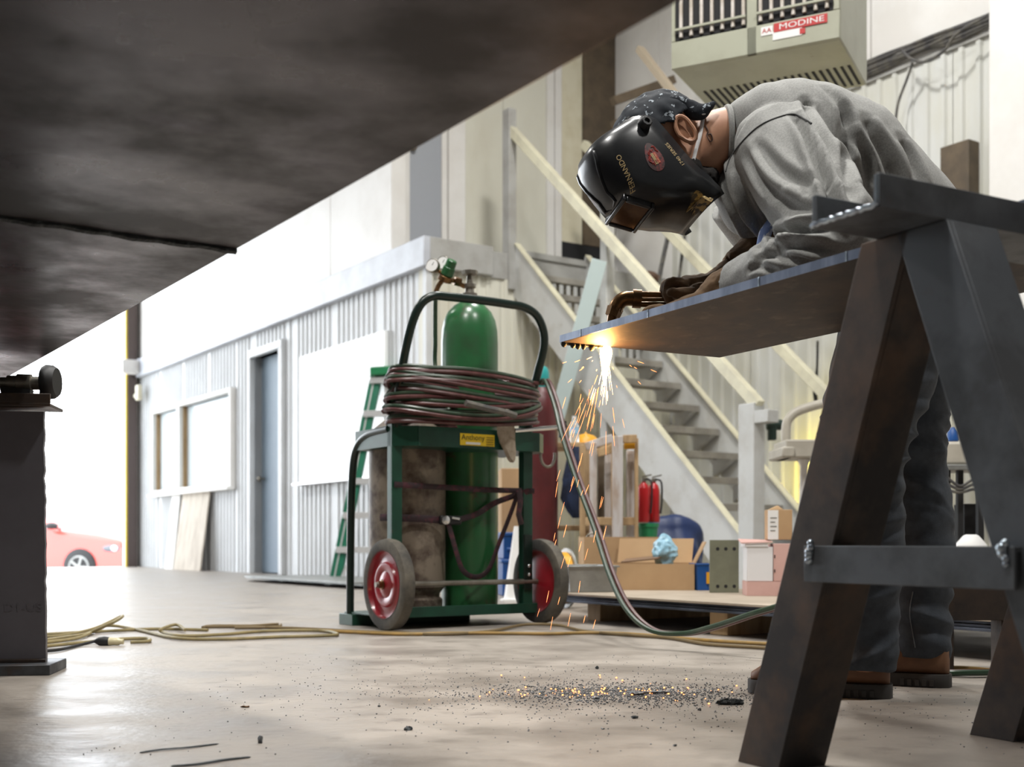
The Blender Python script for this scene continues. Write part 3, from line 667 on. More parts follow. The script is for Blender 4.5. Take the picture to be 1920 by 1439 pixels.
for u in (0.104, 0.614):
    z0, z1 = 0.275, 0.325
    def vv(z): return 0.020 + (FV - 0.02) * (CH0 - z) / CH0
    b = B(HFm); b.box((u - 0.006, -vv(0.30) + 0.01, z0), (u, vv(0.30) - 0.0, z1)); b.box((u, -vv(0.30) + 0.01, z1 - 0.006), (u + 0.05, vv(0.30), z1)); b.obj('cross_rail', m_steel, sh, bevel=0.001)
    for sgn in (1, -1):
        b = B(HFm); b.tube([(u - 0.006, sgn * (vv(0.30) - (0.012 if sgn > 0 else 0.022)), z1 + 0.006 - q * 0.004) for q in range(8)], 0.003, 6)
        for k in range(5): b.ball((u - 0.007, sgn * (vv(0.30) - (0.012 if sgn > 0 else 0.022)) + random.uniform(-.004, .004), z1 + 0.004 - k * 0.006), 0.006 * random.uniform(.7, 1.2), 6)
        b.obj('weld_bead', m_weld, sh)
# ============================================================ stack of plates on timber, behind
PF = Matrix.Translation((0.707, 4.22, 0)) @ Matrix.Rotation(PHI, 4, 'Z')    # x: D2 (away), y: D1 (left, away)
group = 'steel plates stacked on timbers'
zz = 0.082
labs = ['bottom dark steel plate of the stack behind the worker', 'second steel plate of the stack from below', 'third steel plate of the stack from below', 'topmost dusty steel plate of the stack carrying the boxes']
for i in range(4):
    b = B(PF); o = 0.012 * ((i * 7) % 3 - 1)
    b.box((o, -3.0 + o, zz), (0.95 + o, 1.02 + o * 2, zz + 0.0085))
    b.solo('flat_plate', m_platetop if i == 3 else m_plates, labs[i], 'steel plate', group, bevel=0.001)
    zz += 0.0095
TOPZ = zz - 0.001
b = B(PF); b.box((-0.004, -2.99, TOPZ - 0.0085), (0.0, 1.0, TOPZ - 0.0005))
for i, yy in enumerate((0.0, -1.35, -2.6, 0.85)):
    b = B(PF); b.box((0.03 + (0.10 if i else 0), yy - 0.045, 0), (0.95, yy + 0.045, 0.0815))
    b.solo('timber_block', m_wood, ['timber bearer with a pale end under the plate stack near the hose', 'timber bearer under the plates behind the worker', 'timber bearer under the right end of the plates', 'dark timber bearer under the plates by the cart wheel'][i], 'timber', 'timbers under the plate stack', bevel=0.003)
# low sheets at the foot of the office wall
zz = 0.0
for i in range(3):
    b = B(HALL); b.box((-0.95 - 0.05 * i, -0.9 + 0.06 * i, zz + 0.02), (-0.35, 1.45 - 0.10 * i, zz + 0.028))
    if i == 0:
        b.box((-0.8, 0.1, 0), (-0.5, 0.2, 0.02)); b.box((-0.8, 1.0, 0), (-0.5, 1.1, 0.02)); b.box((-0.8, -0.7, 0), (-0.5, -0.6, 0.02))
    b.solo('floor_sheet', m_galv, ['lowest thin metal sheet lying by the green ladder', 'middle thin metal sheet lying by the green ladder', 'top thin metal sheet lying by the green ladder'][i], 'metal sheet', 'thin sheets on the floor'); zz += 0.0095

# ============================================================ gas cutting cart
KF = Matrix.Translation((-0.1745, 4.64, 0)) @ Matrix.Rotation(PHI, 4, 'Z')    # x: axle, y: away
cart = thing('gas_cart', 'dark green two-wheeled gas cylinder cart with red wheels', 'cart', (-0.1745, 4.64, 0))
b = B(KF); b.box((-0.33, 0.0, 0.045), (0.33, 0.40, 0.053)); b.box((-0.33, -0.006, 0.045), (0.33, 0.0, 0.085)); b.box((-0.345, 0.30, 0.0), (0.20, 0.42, 0.045)); b.obj('base', m_cart, cart, bevel=0.002)
for u in (-0.31, 0.285):
    b = B(KF); b.box((u - 0.022, -0.004, 0.05), (u + 0.022, 0.002, 0.80)); b.box((u - 0.022, 0.002, 0.05), (u - 0.016, 0.032, 0.80)); b.obj('upright', m_cart, cart, bevel=0.001)
for s, u in ((-1, -0.325), (1, 0.31)):
    b = B(KF); b.tube(smooth_pts([(u, 0.36, 0.02), (u, 0.355, 0.35), (u, 0.34, 0.60), (u, 0.30, 0.70), (u, 0.20, 0.745), (u, 0.03, 0.755)], 7), 0.0155, 12); b.obj('side_tube', m_handle, cart)
b = B(KF)
b.prism([(-0.33, 0.30, 0.69), (-0.33, 0.0, 0.69), (-0.25, -0.06, 0.69), (0.30, -0.06, 0.69), (0.36, 0.0, 0.69), (0.36, 0.30, 0.69)], (0, 0, 0.004))
poly = [(-0.33, 0.30), (-0.33, 0.0), (-0.25, -0.06), (0.30, -0.06), (0.36, 0.0), (0.36, 0.30), (-0.33, 0.30)]
for (x0, y0), (x1, y1) in zip(poly[:-1], poly[1:]): b.bar((x0, y0, 0.727), (x1, y1, 0.727), 0.004, 0.075)
tray = b.obj('tray', m_cart, cart)
b = B(KF); b.box((-0.07, -0.0645, 0.700), (0.085, -0.0625, 0.745)); stk = b.obj('sticker', m_sticker, tray)
b = B(KF); text_on(b, 'Anthony', 0.030, (-0.013, -0.0648, 0.730), (1, 0.0, 0), (0, 0, 1), off=0.0008);
for q in range(4): b.box((0.047, -0.0655, 0.706 + q * 0.009), (0.08, -0.0645, 0.708 + q * 0.009))
b.obj('sticker_print', m_ink, tray, smooth=False)
b = B(KF); b.box((-0.045, -0.0656, 0.704), (0.02, -0.0645, 0.7125)); b.obj('sticker_patch', m_paper, tray, smooth=False)
hl = [(-0.31, 0.0, 0.76), (-0.308, -0.02, 0.92), (-0.29, -0.06, 1.10), (-0.262, -0.085, 1.20), (-0.215, -0.098, 1.243), (-0.14, -0.10, 1.250), (0.0, -0.10, 1.253), (0.12, -0.10, 1.252), (0.20, -0.10, 1.248), (0.262, -0.098, 1.222), (0.300, -0.09, 1.165), (0.312, -0.075, 1.10), (0.305, -0.04, 1.0), (0.292, -0.01, 0.88), (0.287, 0.0, 0.76)]
b = B(KF); b.tube(smooth_pts(hl, 6), 0.0165, 12); b.obj('handle', m_handle, cart)
b = B(KF); b.cyl((-0.40, -0.004, 0.172), (0.40, -0.004, 0.172), 0.0105, n=12); b.obj('axle', m_iron, cart)
for u, sg in ((-0.345, -1), (0.345, 1)):
    b = B(KF); b.lathe((u, -0.004, 0.172), (sg, 0, 0), [(-0.022, 0.125), (-0.026, 0.150), (-0.020, 0.168), (0, 0.172), (0.020, 0.168), (0.026, 0.150), (0.022, 0.125)], 44, caps=False); w = b.obj('wheel', m_tyre, cart)
    b = B(KF); b.lathe((u, -0.004, 0.172), (sg, 0, 0), [(0.024, 0.128), (0.008, 0.122), (0.004, 0.105), (0.010, 0.085), (0.018, 0.080), (0.020, 0.06), (0.014, 0.05), (0.022, 0.032), (0.026, 0.0005)], 40, caps=False)
    b.lathe((u, -0.004, 0.172), (sg, 0, 0), [(-0.024, 0.128), (-0.008, 0.122), (-0.004, 0.105), (-0.012, 0.08), (-0.016, 0.0005)], 40, caps=False); b.obj('wheel_disc', m_red, w)
    b = B(KF); b.lathe((u, -0.004, 0.172), (sg, 0, 0), [(0.026, 0.02), (0.030, 0.02), (0.031, 0.013), (0.044, 0.013), (0.045, 0.008)], 6); b.obj('hub_nut', m_brass, w)
b = B(KF); b.box((0.262, -0.012, 0.14), (0.302, -0.002, 0.36)); b.obj('axle_bracket', m_handle, cart, bevel=0.002)
b = B(KF)
for z in (0.20, 0.235): b.ball((0.282, -0.014, z), 0.008, 6)
b.obj('bracket_bolt', m_chrome, cart)
# hook ring
b = B(KF); b.tube([(0.335, -0.075 , 0.655) + Vector((0, 0, 0)) if False else Vector((0.335 + 0.035 * math.cos(q), -0.07, 0.675 + 0.045 * math.sin(q))) for q in [PI * 0.95 + k * 0.3 for k in range(13)]], 0.006, 8); b.obj('hook', m_iron, cart)

# cylinders standing in the cart
oc = KF @ Vector((0.135, 0.20, 0.0535))
ox = thing('oxygen_cylinder', 'tall green oxygen cylinder with valve standing in the cart', 'gas cylinder', tuple(oc))
b = B(); b.lathe(oc, (0, 0, 1), [(0, 0.10), (0.01, 0.114), (0.05, 0.1165), (1.09, 0.1165), (1.14, 0.114), (1.18, 0.106), (1.214, 0.090), (1.24, 0.066), (1.256, 0.040), (1.262, 0.030), (1.275, 0.028)], 48); b.obj('bottle', m_green, ox)
b = B(); b.lathe(oc + Vector((0, 0, 1.262)), (0, 0, 1), [(0, 0.042), (0.012, 0.043), (0.016, 0.032), (0.03, 0.032), (0.034, 0.02), (0.05, 0.018), (0.055, 0.026), (0.068, 0.026), (0.072, 0.014), (0.11, 0.012)], 20); b.obj('valve', m_iron, ox)
b = B(); b.lathe(oc + Vector((0, 0, 1.366)), (0, 0, 1), [(0, 0.02), (0.003, 0.033), (0.018, 0.035), (0.022, 0.02)], 9); b.obj('valve_wheel', m_iron, ox)
b = B()
vc = oc + Vector((0, 0, 1.32))
rg = thing('regulator', 'oxygen regulator with two gauges and a green knob on the tall cylinder', 'regulator', tuple(vc + Vector((-0.06, -0.02, 0))))
gl = [vc + Vector((-0.02, -0.005, 0)), at(852, 527, vc.y - 0.03), at(838, 523, vc.y - 0.05)]
b.tube(gl, 0.010, 10); b.cyl(at(864, 530, vc.y - 0.02), at(852, 527, vc.y - 0.03), 0.018, n=6); b.obj('inlet', m_brass, rg)
rb = at(836, 520, vc.y - 0.055)
kd = Vector((0.35, -0.35, 0.78)).normalized()
b = B(); b.lathe(rb - kd * 0.02, kd, [(0, 0.02), (0.004, 0.030), (0.024, 0.030), (0.028, 0.024)], 20); b.obj('body', m_brass, rg)
b = B(); b.lathe(rb + kd * 0.008, kd, [(0, 0.024), (0.004, 0.027), (0.034, 0.025), (0.036, 0.022), (0.062, 0.021), (0.066, 0.017)], 14); b.obj('knob', m_green, rg)
for (x, y, dy) in ((812, 499, -0.07), (832, 494, -0.03)):
    g = at(x, y, vc.y + dy); gd = Vector((-0.30, -0.90, 0.10)).normalized()
    b = B(); b.lathe(g - gd * 0.012, gd, [(0, 0.024), (0.003, 0.028), (0.020, 0.0285), (0.024, 0.026), (0.022, 0.024)], 24); gg = b.obj('gauge', m_iron, rg)
    b = B(); b.lathe(g + gd * 0.0095, gd, [(0, 0.0245), (0.0012, 0.0245)], 24); b.obj('dial', m_paper, gg)
    b = B(); b.bar(g + gd * 0.0115, g + gd * 0.0115 + Vector((0.008, 0, 0.012)), 0.002, 0.001, up=gd); b.obj('needle', m_ink, gg)
    b = B(); b.cyl(g, rb, 0.007, n=8); b.obj('stem', m_brass, rg)
b = B(); b.tube(smooth_pts([rb, at(824, 533, rb.y), at(817, 548, rb.y)], 5), 0.010, 8); b.obj('outlet', m_brass, rg)
b = B(); b.tube(smooth_pts([at(817, 546, rb.y), at(816, 580, rb.y + 0.02), at(816, 640, rb.y + 0.03), at(818, 700, rb.y + 0.02), KF @ Vector((-0.02, 0.07, 0.80))], 8), 0.0095, 10)
b.solo('supply_hose', m_hose_g, 'thin green hose running straight down from the regulator', 'hose')
ac = KF @ Vector((-0.14, 0.225, 0.0535))
al = thing('acetylene_cylinder', 'fat rusty acetylene cylinder standing in the cart', 'gas cylinder', tuple(ac))
b = B(); b.lathe(ac, (0, 0, 1), [(0, 0.12), (0.0, 0.138), (0.05, 0.140), (0.06, 0.128), (0.075, 0.130), (0.10, 0.150), (0.62, 0.153), (0.68, 0.148), (0.73, 0.128), (0.76, 0.09), (0.77, 0.05), (0.80, 0.045)], 48); b.obj('bottle', m_acet, al)
b = B(); b.lathe(ac + Vector((0, 0, 0.80)), (0, 0, 1), [(0, 0.02), (0.03, 0.02), (0.035, 0.012), (0.06, 0.012)], 12); b.obj('valve', m_brass, al)
# ratchet strap
sp = thing('ratchet_strap', 'dark maroon ratchet strap slung round the cart cylinders', 'strap', tuple(KF @ Vector((0, 0.02, 0.45))))
def ribbon(pts, w=0.012, per=6, frame=KF, tw=0.0025):
    b = B(frame); b.tube(smooth_pts(pts, per), w, 8, flat=(1, tw / w)); return b
ribbon([(-0.325, -0.012, 0.545), (-0.15, 0.03, 0.543), (0.0, 0.035, 0.54), (0.13, 0.055, 0.538), (0.31, -0.012, 0.535)], 0.011).obj('webbing', m_strap, sp)
ribbon([(-0.295, 0.16, 0.425), (-0.27, 0.09, 0.423), (-0.17, 0.055, 0.42), (-0.09, 0.05, 0.415)], 0.014).obj('webbing', m_strap, sp)
ribbon([(-0.02, 0.05, 0.415), (0.08, 0.06, 0.44), (0.17, 0.05, 0.49), (0.285, -0.012, 0.535)], 0.012).obj('webbing', m_strap, sp)
ribbon([(-0.06, 0.04, 0.40), (-0.03, 0.035, 0.30), (0.005, 0.04, 0.22), (0.07, 0.05, 0.192), (0.13, 0.05, 0.22), (0.18, 0.045, 0.33), (0.215, 0.02, 0.44), (0.24, 0.0, 0.53)], 0.011).obj('webbing', m_strap, sp)
b = B(KF); b.tube([(0.235, -0.012, 0.54), (0.24, -0.016, 0.50), (0.232, -0.015, 0.44), (0.245, -0.015, 0.40)], 0.014, 8, flat=(1, 0.3)); b.obj('loose_end', m_strap, sp)
b = B(KF); b.box((-0.10, 0.03, 0.397), (-0.005, 0.05, 0.433)); b.obj('buckle', m_black, sp, bevel=0.006)
b = B(KF); b.lathe((-0.08, 0.028, 0.415), (0, -1, 0), [(0, 0.018), (0.004, 0.017), (0.006, 0.01)], 16); b.cyl((-0.055, 0.026, 0.425), (-0.02, 0.026, 0.42), 0.006, n=8); b.obj('ratchet', m_chrome, sp)
# hanging suede scrap and torch rod on the tray
b = B(KF)
rings = []
for (x, z, wd) in ((0.125, 0.79, 0.040), (0.128, 0.755, 0.042), (0.135, 0.72, 0.036), (0.145, 0.69, 0.028), (0.152, 0.655, 0.016), (0.155, 0.645, 0.005)):
    rings.append([(x + wd * math.cos(q), -0.082 + 0.012 * math.sin(q) * (1 + 0.4 * math.sin(3 * q + z * 60)), z + 0.005 * math.sin(4 * q)) for q in [k * PI / 8 for k in range(16)]])
b.loft(rings); b.solo('suede_scrap', m_leather, 'grey suede rag hanging over the front of the cart tray', 'rag')
b = B(KF); b.cyl((0.165, -0.085, 0.765), (0.385, -0.085, 0.79), 0.009, n=12); t_ = b.solo('spare_torch', m_chrome, 'shiny torch tube lying across the cart tray', 'torch')
b = B(KF); b.cyl((0.38, -0.085, 0.785), (0.405, -0.085, 0.80), 0.017, n=12); b.cyl((0.395, -0.085, 0.75), (0.40, -0.085, 0.815), 0.014, n=10); b.obj('tip_nut', m_black, t_)
# ------------------------------------------------------------ twin hose coil with its lead
random.seed(5)
hose = thing('twin_hose', 'coiled red and green twin welding hose over the cart, lead trailing to the right', 'hose', tuple(KF @ Vector((0, -0.02, 0.80))))
NL = 11
def coil(off):
    pts = []
    random.seed(21)
    for i in range(NL):
        zc = 0.795 + 0.165 * i / (NL - 1) + random.uniform(-0.008, 0.008)
        a = 0.325 + random.uniform(-0.018, 0.018); c = 0.155 + random.uniform(-0.02, 0.02)
        sag = random.uniform(-0.045, 0.03); tilt = random.uniform(-0.03, 0.03); ph = random.uniform(-0.2, 0.2)
        if i == 3: sag = -0.065; a = 0.345; c = 0.18
        for k in range(22):
            th = 2 * PI * k / 22
            x = a * math.cos(th + PI) - 0.012; y = -0.02 - c * math.sin(th) * 0.9 + 0.02
            fr = max(0.0, math.sin(th))            # front half
            z = zc + sag * fr * fr * (1 if i < 8 else 0.3) + tilt * math.cos(th) + 0.02 * (k / 22) / NL + 0.006 * math.sin(2 * th + ph * 9)
            pts.append(Vector((x + off[0] * math.cos(th), y + off[0] * 0.6, z + off[1])))
    return [KF @ p for p in pts]
lead = [KF @ Vector((0.33, -0.05, 0.965)), at(1030, 716, 4.72), at(1047, 760, 4.62), at(1062, 820, 4.5), at(1090, 905, 4.3), at(1122, 990, 4.1), at(1152, 1080, 3.9), at(1185, 1145, 3.75), at(1230, 1183, 3.66), at(1290, 1189, 3.6), at(1350, 1175, 3.5), at(1440, 1146, 3.36), at(1520, 1130, 3.3), at(1600, 1160, 3.2), at(1680, 1215, 3.05)]
end = [Vector((1.04, 2.97, 0.012)), Vector((1.13, 2.92, 0.012)), Vector((1.25, 2.95, 0.012)), Vector((1.5, 3.0, 0.012))]
for nm, mt, off, lo_ in (('red_hose', m_hose_r, (0.0, 0.0), Vector((0, 0, 0))), ('green_hose', m_hose_g, (0.006, 0.0145), Vector((-0.017, -0.004, 0.001)))):
    pts = coil(off)
    L_ = [p + lo_ for p in lead] + [p + Vector((lo_.x, lo_.x, 0)) for p in end]
    for p in L_: p.z = max(p.z, 0.012)
    allp = smooth_pts(pts, 2) + smooth_pts(L_, 8)
    b = B(); b.tube(allp, 0.0078, 8); b.obj(nm, mt, hose)
b = B(KF); b.tube(smooth_pts([(-0.12, -0.185, 0.845), (-0.03, -0.19, 0.83), (0.05, -0.19, 0.82), (0.10, -0.19, 0.81)], 6), 0.0125, 8); b.obj('taped_splice', m_cable, hose)

# ------------------------------------------------------------ extension cord on the floor
def fl(x, y, z=0.007):
    Y = FPX * (CAMH - z) / (y - 1017); return Vector(((x - 960) * Y / FPX, Y, z))
b = B(); b.tube(smooth_pts([fl(70, 1195), fl(120, 1192), fl(180, 1178, 0.02), fl(228, 1156, 0.055), fl(215, 1166, 0.05), fl(165, 1188, 0.008), fl(120, 1196), fl(85, 1201)], 10), 0.0058, 8)
b.tube(smooth_pts([fl(80, 1206), fl(150, 1196), fl(200, 1174, 0.014), fl(260, 1182), fl(330, 1197), fl(420, 1199), fl(520, 1195), fl(600, 1193), fl(633, 1190), fl(600, 1183), fl(500, 1184), fl(420, 1190), fl(340, 1193), fl(305, 1186, 0.01), fl(303, 1180, 0.02), fl(330, 1172, 0.024), fl(347, 1182, 0.012)], 8), 0.0058, 8)
b.tube(smooth_pts([fl(80, 1213), fl(150, 1206), fl(230, 1199), fl(275, 1198), fl(278, 1203), fl(245, 1205)], 8), 0.0058, 8)
b.tube(smooth_pts([fl(85, 1190), fl(200, 1184), fl(290, 1180), fl(390, 1182)], 8), 0.0058, 8)
b.solo('extension_cord', m_cordo, 'olive yellow extension cord looped on the floor beside the beam stand', 'cord')
b = B(); pa, pb = fl(246, 1204, 0.012), fl(178, 1203, 0.014)
b.lathe(pb, pa - pb, [(0, 0.006), (0.012, 0.013), (0.03, 0.016), (0.045, 0.014)], 14); plug = b.solo('cord_plug', m_black, 'black plug joined to the olive cord on the floor', 'plug', base=pb)
b = B(); b.lathe(pb, pa - pb, [(0.045, 0.0135), (0.06, 0.012), (0.075, 0.012), (0.08, 0.009), (0.09, 0.009)], 14); b.obj('clear_connector', m_yplast if False else M('clear_amber', (0.62, 0.56, 0.36), 0.2), plug)
b = B(); b.tube(smooth_pts([fl(60, 1223, 0.006), fl(110, 1219, 0.006), fl(150, 1210, 0.006), pb], 8), 0.005, 8); b.obj('lead', m_black, plug)
b = B(); b.tube(smooth_pts([fl(380, 1177), fl(400, 1174), fl(470, 1174), fl(520, 1171), fl(524, 1175), fl(500, 1177), fl(440, 1178)], 8), 0.0055, 8)
b.tube(smooth_pts([fl(385, 1176), fl(450, 1176), fl(560, 1179), fl(660, 1184), fl(740, 1187), fl(830, 1190), fl(920, 1184), fl(985, 1172, 0.01), fl(1045, 1173, 0.01), fl(1095, 1184), fl(1170, 1191), fl(1255, 1197), fl(1330, 1209), fl(1440, 1216), fl(1560, 1228)], 8), 0.0058, 8)
b.solo('brown_cord', M('brown_cord', (0.17, 0.12, 0.055), 0.6), 'thin brown cord winding past the cart wheels', 'cord')
b = B(); b.tube(smooth_pts([fl(600, 1183), fl(680, 1187), fl(760, 1190), fl(840, 1188), fl(930, 1188), fl(1030, 1189), fl(1110, 1187), fl(1190, 1190), fl(1270, 1197), fl(1350, 1203), fl(1440, 1208), fl(1560, 1214)], 8), 0.006, 8)
b.solo('orange_cord', m_cord, 'orange-yellow extension cord running along the floor in front of the cart', 'cord')
b = B(); b.tube(smooth_pts([Vector((1.0, 3.05, 0.007)), fl(1800, 1253), fl(1860, 1258), fl(1960, 1262)], 8), 0.006, 8); b.solo('cord_end', m_cord, 'orange cord end behind the worker\'s boots', 'cord')

# ------------------------------------------------------------ green step ladder
lf = Matrix.Translation((-1.04, 10.0, 0)) @ Matrix.Rotation(math.radians(-20), 4, 'Z')
ld = thing('step_ladder', 'green fibreglass step ladder with white rungs by the office wall', 'ladder', (-1.04, 10.0, 0))
LH = 1.74
for s in (-1, 1):
    b = B(lf); b.bar((s * 0.36, -0.25, 0.0), (s * 0.13, 0.05, LH), 0.10, 0.035, up=(0, -1, 0)); r = b.obj('front_rail', m_lgreen, ld, bevel=0.002)
    b = B(lf); b.bar((s * 0.365, -0.269, 0.0), (s * 0.135, 0.031, LH), 0.012, 0.004, up=(0, -1, 0)); b.obj('rail_rib', m_alu, r)
    b = B(lf); b.bar((s * 0.33, 0.62, 0.0), (s * 0.17, 0.10, LH), 0.06, 0.03, up=(0, -1, 0)); b.obj('rear_rail', M('pale_green', (0.03, 0.24, 0.12), 0.4), ld, bevel=0.002)
    b = B(lf); b.bar((s * 0.30, -0.262, 0.02), (s * 0.20, -0.225, 0.27), 0.02, 0.012, up=(0, -1, 0)); b.obj('foot_brace', m_alu, ld)
for k in range(6):
    z = 0.27 + 0.285 * k; f = z / LH; hwk = 0.36 - 0.23 * f + 0.03; yk = -0.25 + 0.30 * f
    b = B(lf); b.box((-hwk, yk - 0.05, z - 0.03), (hwk, yk + 0.05, z + 0.022)); b.obj('step', m_alu, ld, bevel=0.003)
b = B(lf); b.box((-0.15, -0.04, LH - 0.01), (0.15, 0.19, LH + 0.06)); b.obj('top_cap', m_gplast, ld, bevel=0.01)
b = B(lf); b.bar((0.2, -0.19 + 0.12, 0.95), (0.24, -0.19 + 0.06, 0.85), 0.06, 0.004, up=(0, -1, 0)); b.obj('warning_sticker', m_sticker, ld)

# ============================================================ the worker
man = thing('person', 'worker in grey sweatshirt, jeans and welding helmet bending over the steel plate', 'person', (0.86, 2.63, 0))
m_skin = M('skin', (0.50, 0.26, 0.155), 0.5, 0, (0.42, 0.20, 0.12), 14, 0.42, 0.7)
m_shirt = M('heather_grey_jersey', (0.34, 0.34, 0.325), 0.95, 0, (0.27, 0.27, 0.26), 260, 0.40, 0.62, bump=0.12, bscale=320, bdist=0.002, detail=3)
m_seam = M('dark_seam', (0.07, 0.07, 0.07), 0.9)
m_jeans = M('dark_denim', (0.050, 0.060, 0.075), 0.85, 0, (0.032, 0.039, 0.051), 30, 0.4, 0.65, (0.10, 0.115, 0.135), 9, 0.62, 0.8, bump=0.2, bscale=300, bdist=0.002)
m_boot = M('brown_boot_leather', (0.20, 0.095, 0.045), 0.6, 0, (0.14, 0.062, 0.03), 14, 0.4, 0.66, bump=0.15, bscale=90, bdist=0.002)
m_sole = M('dark_boot_sole', (0.045, 0.042, 0.04), 0.7)
m_glove = M('brown_suede_glove', (0.18, 0.105, 0.050), 0.85, 0, (0.095, 0.057, 0.030), 16, 0.4, 0.66, (0.27, 0.17, 0.085), 9, 0.6, 0.78, bump=0.4, bscale=70, bdist=0.004)
m_helm = M('black_glossy_shell', (0.012, 0.013, 0.015), 0.28, 0.0, (0.02, 0.021, 0.022), 10, 0.5, 0.75, coat=0.25, rough2=0.38)
m_lens = M('amber_dark_lens', (0.16, 0.09, 0.045), 0.12, 0.5, (0.11, 0.06, 0.035), 18)
m_gold = M('gold_print', (0.62, 0.46, 0.22), 0.5)
m_flames = M('red_flame_print', (0.16, 0.022, 0.022), 0.5, 0, (0.04, 0.014, 0.014), 70, 0.46, 0.54)
m_beard = M('black_beard', (0.006, 0.005, 0.0045), 0.95, 0, (0.014, 0.010, 0.008), 160)
m_band = M('navy_bandana', (0.005, 0.009, 0.016), 0.85, 0, (0.40, 0.45, 0.50), 60, 0.60, 0.615)
m_plaid = M('blue_white_cloth', (0.12, 0.18, 0.38), 0.9, 0, (0.60, 0.63, 0.70), 34, 0.49, 0.53)
m_cotton = M('white_elastic', (0.75, 0.75, 0.75), 0.8)

Lat = Vector((-0.15, -0.989, 0)).normalized()        # towards the worker's left, near the camera
def ering(c, t, w, d, n=40, p=2.2, lat=None):
    "superellipse ring: half width w along lat, half depth d across"
    l = (lat or Lat); t = Vector(t).normalized(); l = (l - t * l.dot(t)).normalized(); u = l.cross(t)
    out = []
    for q in range(n):
        a = 2 * PI * q / n; ca, sa = math.cos(a), math.sin(a)
        out.append(Vector(c) + l * w * math.copysign(abs(ca) ** (2 / p), ca) + u * d * math.copysign(abs(sa) ** (2 / p), sa))
    return out
def limb(b, pts, rad, per=6, n=24):
    pp = smooth_pts(pts, per)
    rr = []
    for i in range(len(pp)):
        f = i / per; k = min(int(f), len(rad) - 2); rr.append(rad[k] + (rad[k+1] - rad[k]) * (f - k))
    b.tube(pp, rr, n)
# --- body: one continuous skin from head to ankles
hc = at(1262, 262, 2.50); hc.y = 2.60
Fh = Vector((-0.733, 0, -0.68)); Uh = Vector((-0.68, 0, 0.733)); Lh = Uh.cross(Fh)
YAW = math.radians(20); Fy = Fh * math.cos(YAW) + Lh * math.sin(YAW); Ly = Lh * math.cos(YAW) - Fh * math.sin(YAW)
HM = Matrix.Translation(hc) @ Matrix(((Fy.x, Ly.x, Uh.x, 0), (Fy.y, Ly.y, Uh.y, 0), (Fy.z, Ly.z, Uh.z, 0), (0, 0, 0, 1)))   # x face, y his left, z crown
spine = [((0.478, 2.62, 1.212), 0.072, 0.066), ((0.52, 2.62, 1.216), 0.135, 0.100), ((0.575, 2.62, 1.203), 0.185, 0.128), ((0.64, 2.62, 1.178), 0.198, 0.142), ((0.705, 2.62, 1.145), 0.198, 0.146), ((0.765, 2.63, 1.095), 0.192, 0.142), ((0.83, 2.63, 1.03), 0.186, 0.137), ((0.895, 2.64, 0.955), 0.190, 0.138), ((0.925, 2.64, 0.885), 0.196, 0.142)]
def torso(b, grow, s0=0, s1=99):
    rings = []
    S = spine[s0:s1]
    cs = [Vector(s[0]) for s in S]
    for i, s in enumerate(S):
        t = cs[min(i+1, len(cs)-1)] - cs[max(i-1, 0)]
        rings.append(ering(s[0], t, s[1] + grow, s[2] + grow))
    b.loft(rings)
ARM_L = [(0.545, 2.455, 1.145), (0.565, 2.36, 1.06), (0.585, 2.27, 0.965), (0.600, 2.205, 0.885), (0.550, 2.26, 0.853), (0.50, 2.335, 0.848), (0.448, 2.405, 0.850)]
ARM_R = [(0.545, 2.785, 1.145), (0.60, 2.82, 1.08), (0.625, 2.80, 1.03), (0.610, 2.745, 0.985), (0.55, 2.69, 0.945), (0.48, 2.64, 0.91), (0.43, 2.625, 0.893)]
LEG_L = [(0.872, 2.545, 0.92), (0.80, 2.525, 0.74), (0.745, 2.51, 0.56), (0.735, 2.515, 0.45), (0.745, 2.53, 0.30), (0.752, 2.54, 0.13), (0.752, 2.54, 0.055)]
LEG_R = [(0.915, 2.735, 0.92), (0.905, 2.75, 0.74), (0.90, 2.755, 0.56), (0.915, 2.755, 0.45), (0.935, 2.76, 0.30), (0.942, 2.765, 0.13), (0.942, 2.765, 0.062)]
b = B(); torso(b, -0.03)
limb(b, ARM_L, [0.055, 0.052, 0.047, 0.044, 0.040, 0.032, 0.022]); limb(b, ARM_R, [0.055, 0.052, 0.047, 0.042, 0.034, 0.024, 0.018])
limb(b, LEG_L, [0.085, 0.08, 0.062, 0.055, 0.055, 0.038, 0.036]); limb(b, LEG_R, [0.085, 0.08, 0.062, 0.055, 0.055, 0.038, 0.036])
# neck and head
limb(b, [(0.52, 2.62, 1.205), (0.455, 2.613, 1.212), tuple(HM @ Vector((-0.035, 0, -0.05)))], [0.07, 0.064, 0.062], n=24)
b.ball(HM @ Vector((-0.012, 0, 0.045)), (0.100, 0.078, 0.088), 18, HM.to_3x3())
b.ball(HM @ Vector((0.022, 0, -0.025)), (0.076, 0.066, 0.085), 16, HM.to_3x3())
b.ball(HM @ Vector((0.040, 0, -0.082)), (0.050, 0.050, 0.038), 14, HM.to_3x3())
b.lathe(HM @ Vector((0.085, 0, 0.01)), HM.to_3x3() @ Vector((0.30, 0, -1)), [(0, 0.006), (0.03, 0.012), (0.045, 0.016), (0.055, 0.008)], 10)
for s in (1, -1):
    b.ball(HM @ Vector((0.062, s * 0.034, 0.015)), 0.021, 10)
body = remesh(b, 0.0065, 4)
body.obj('body', m_skin, man, angle=180)
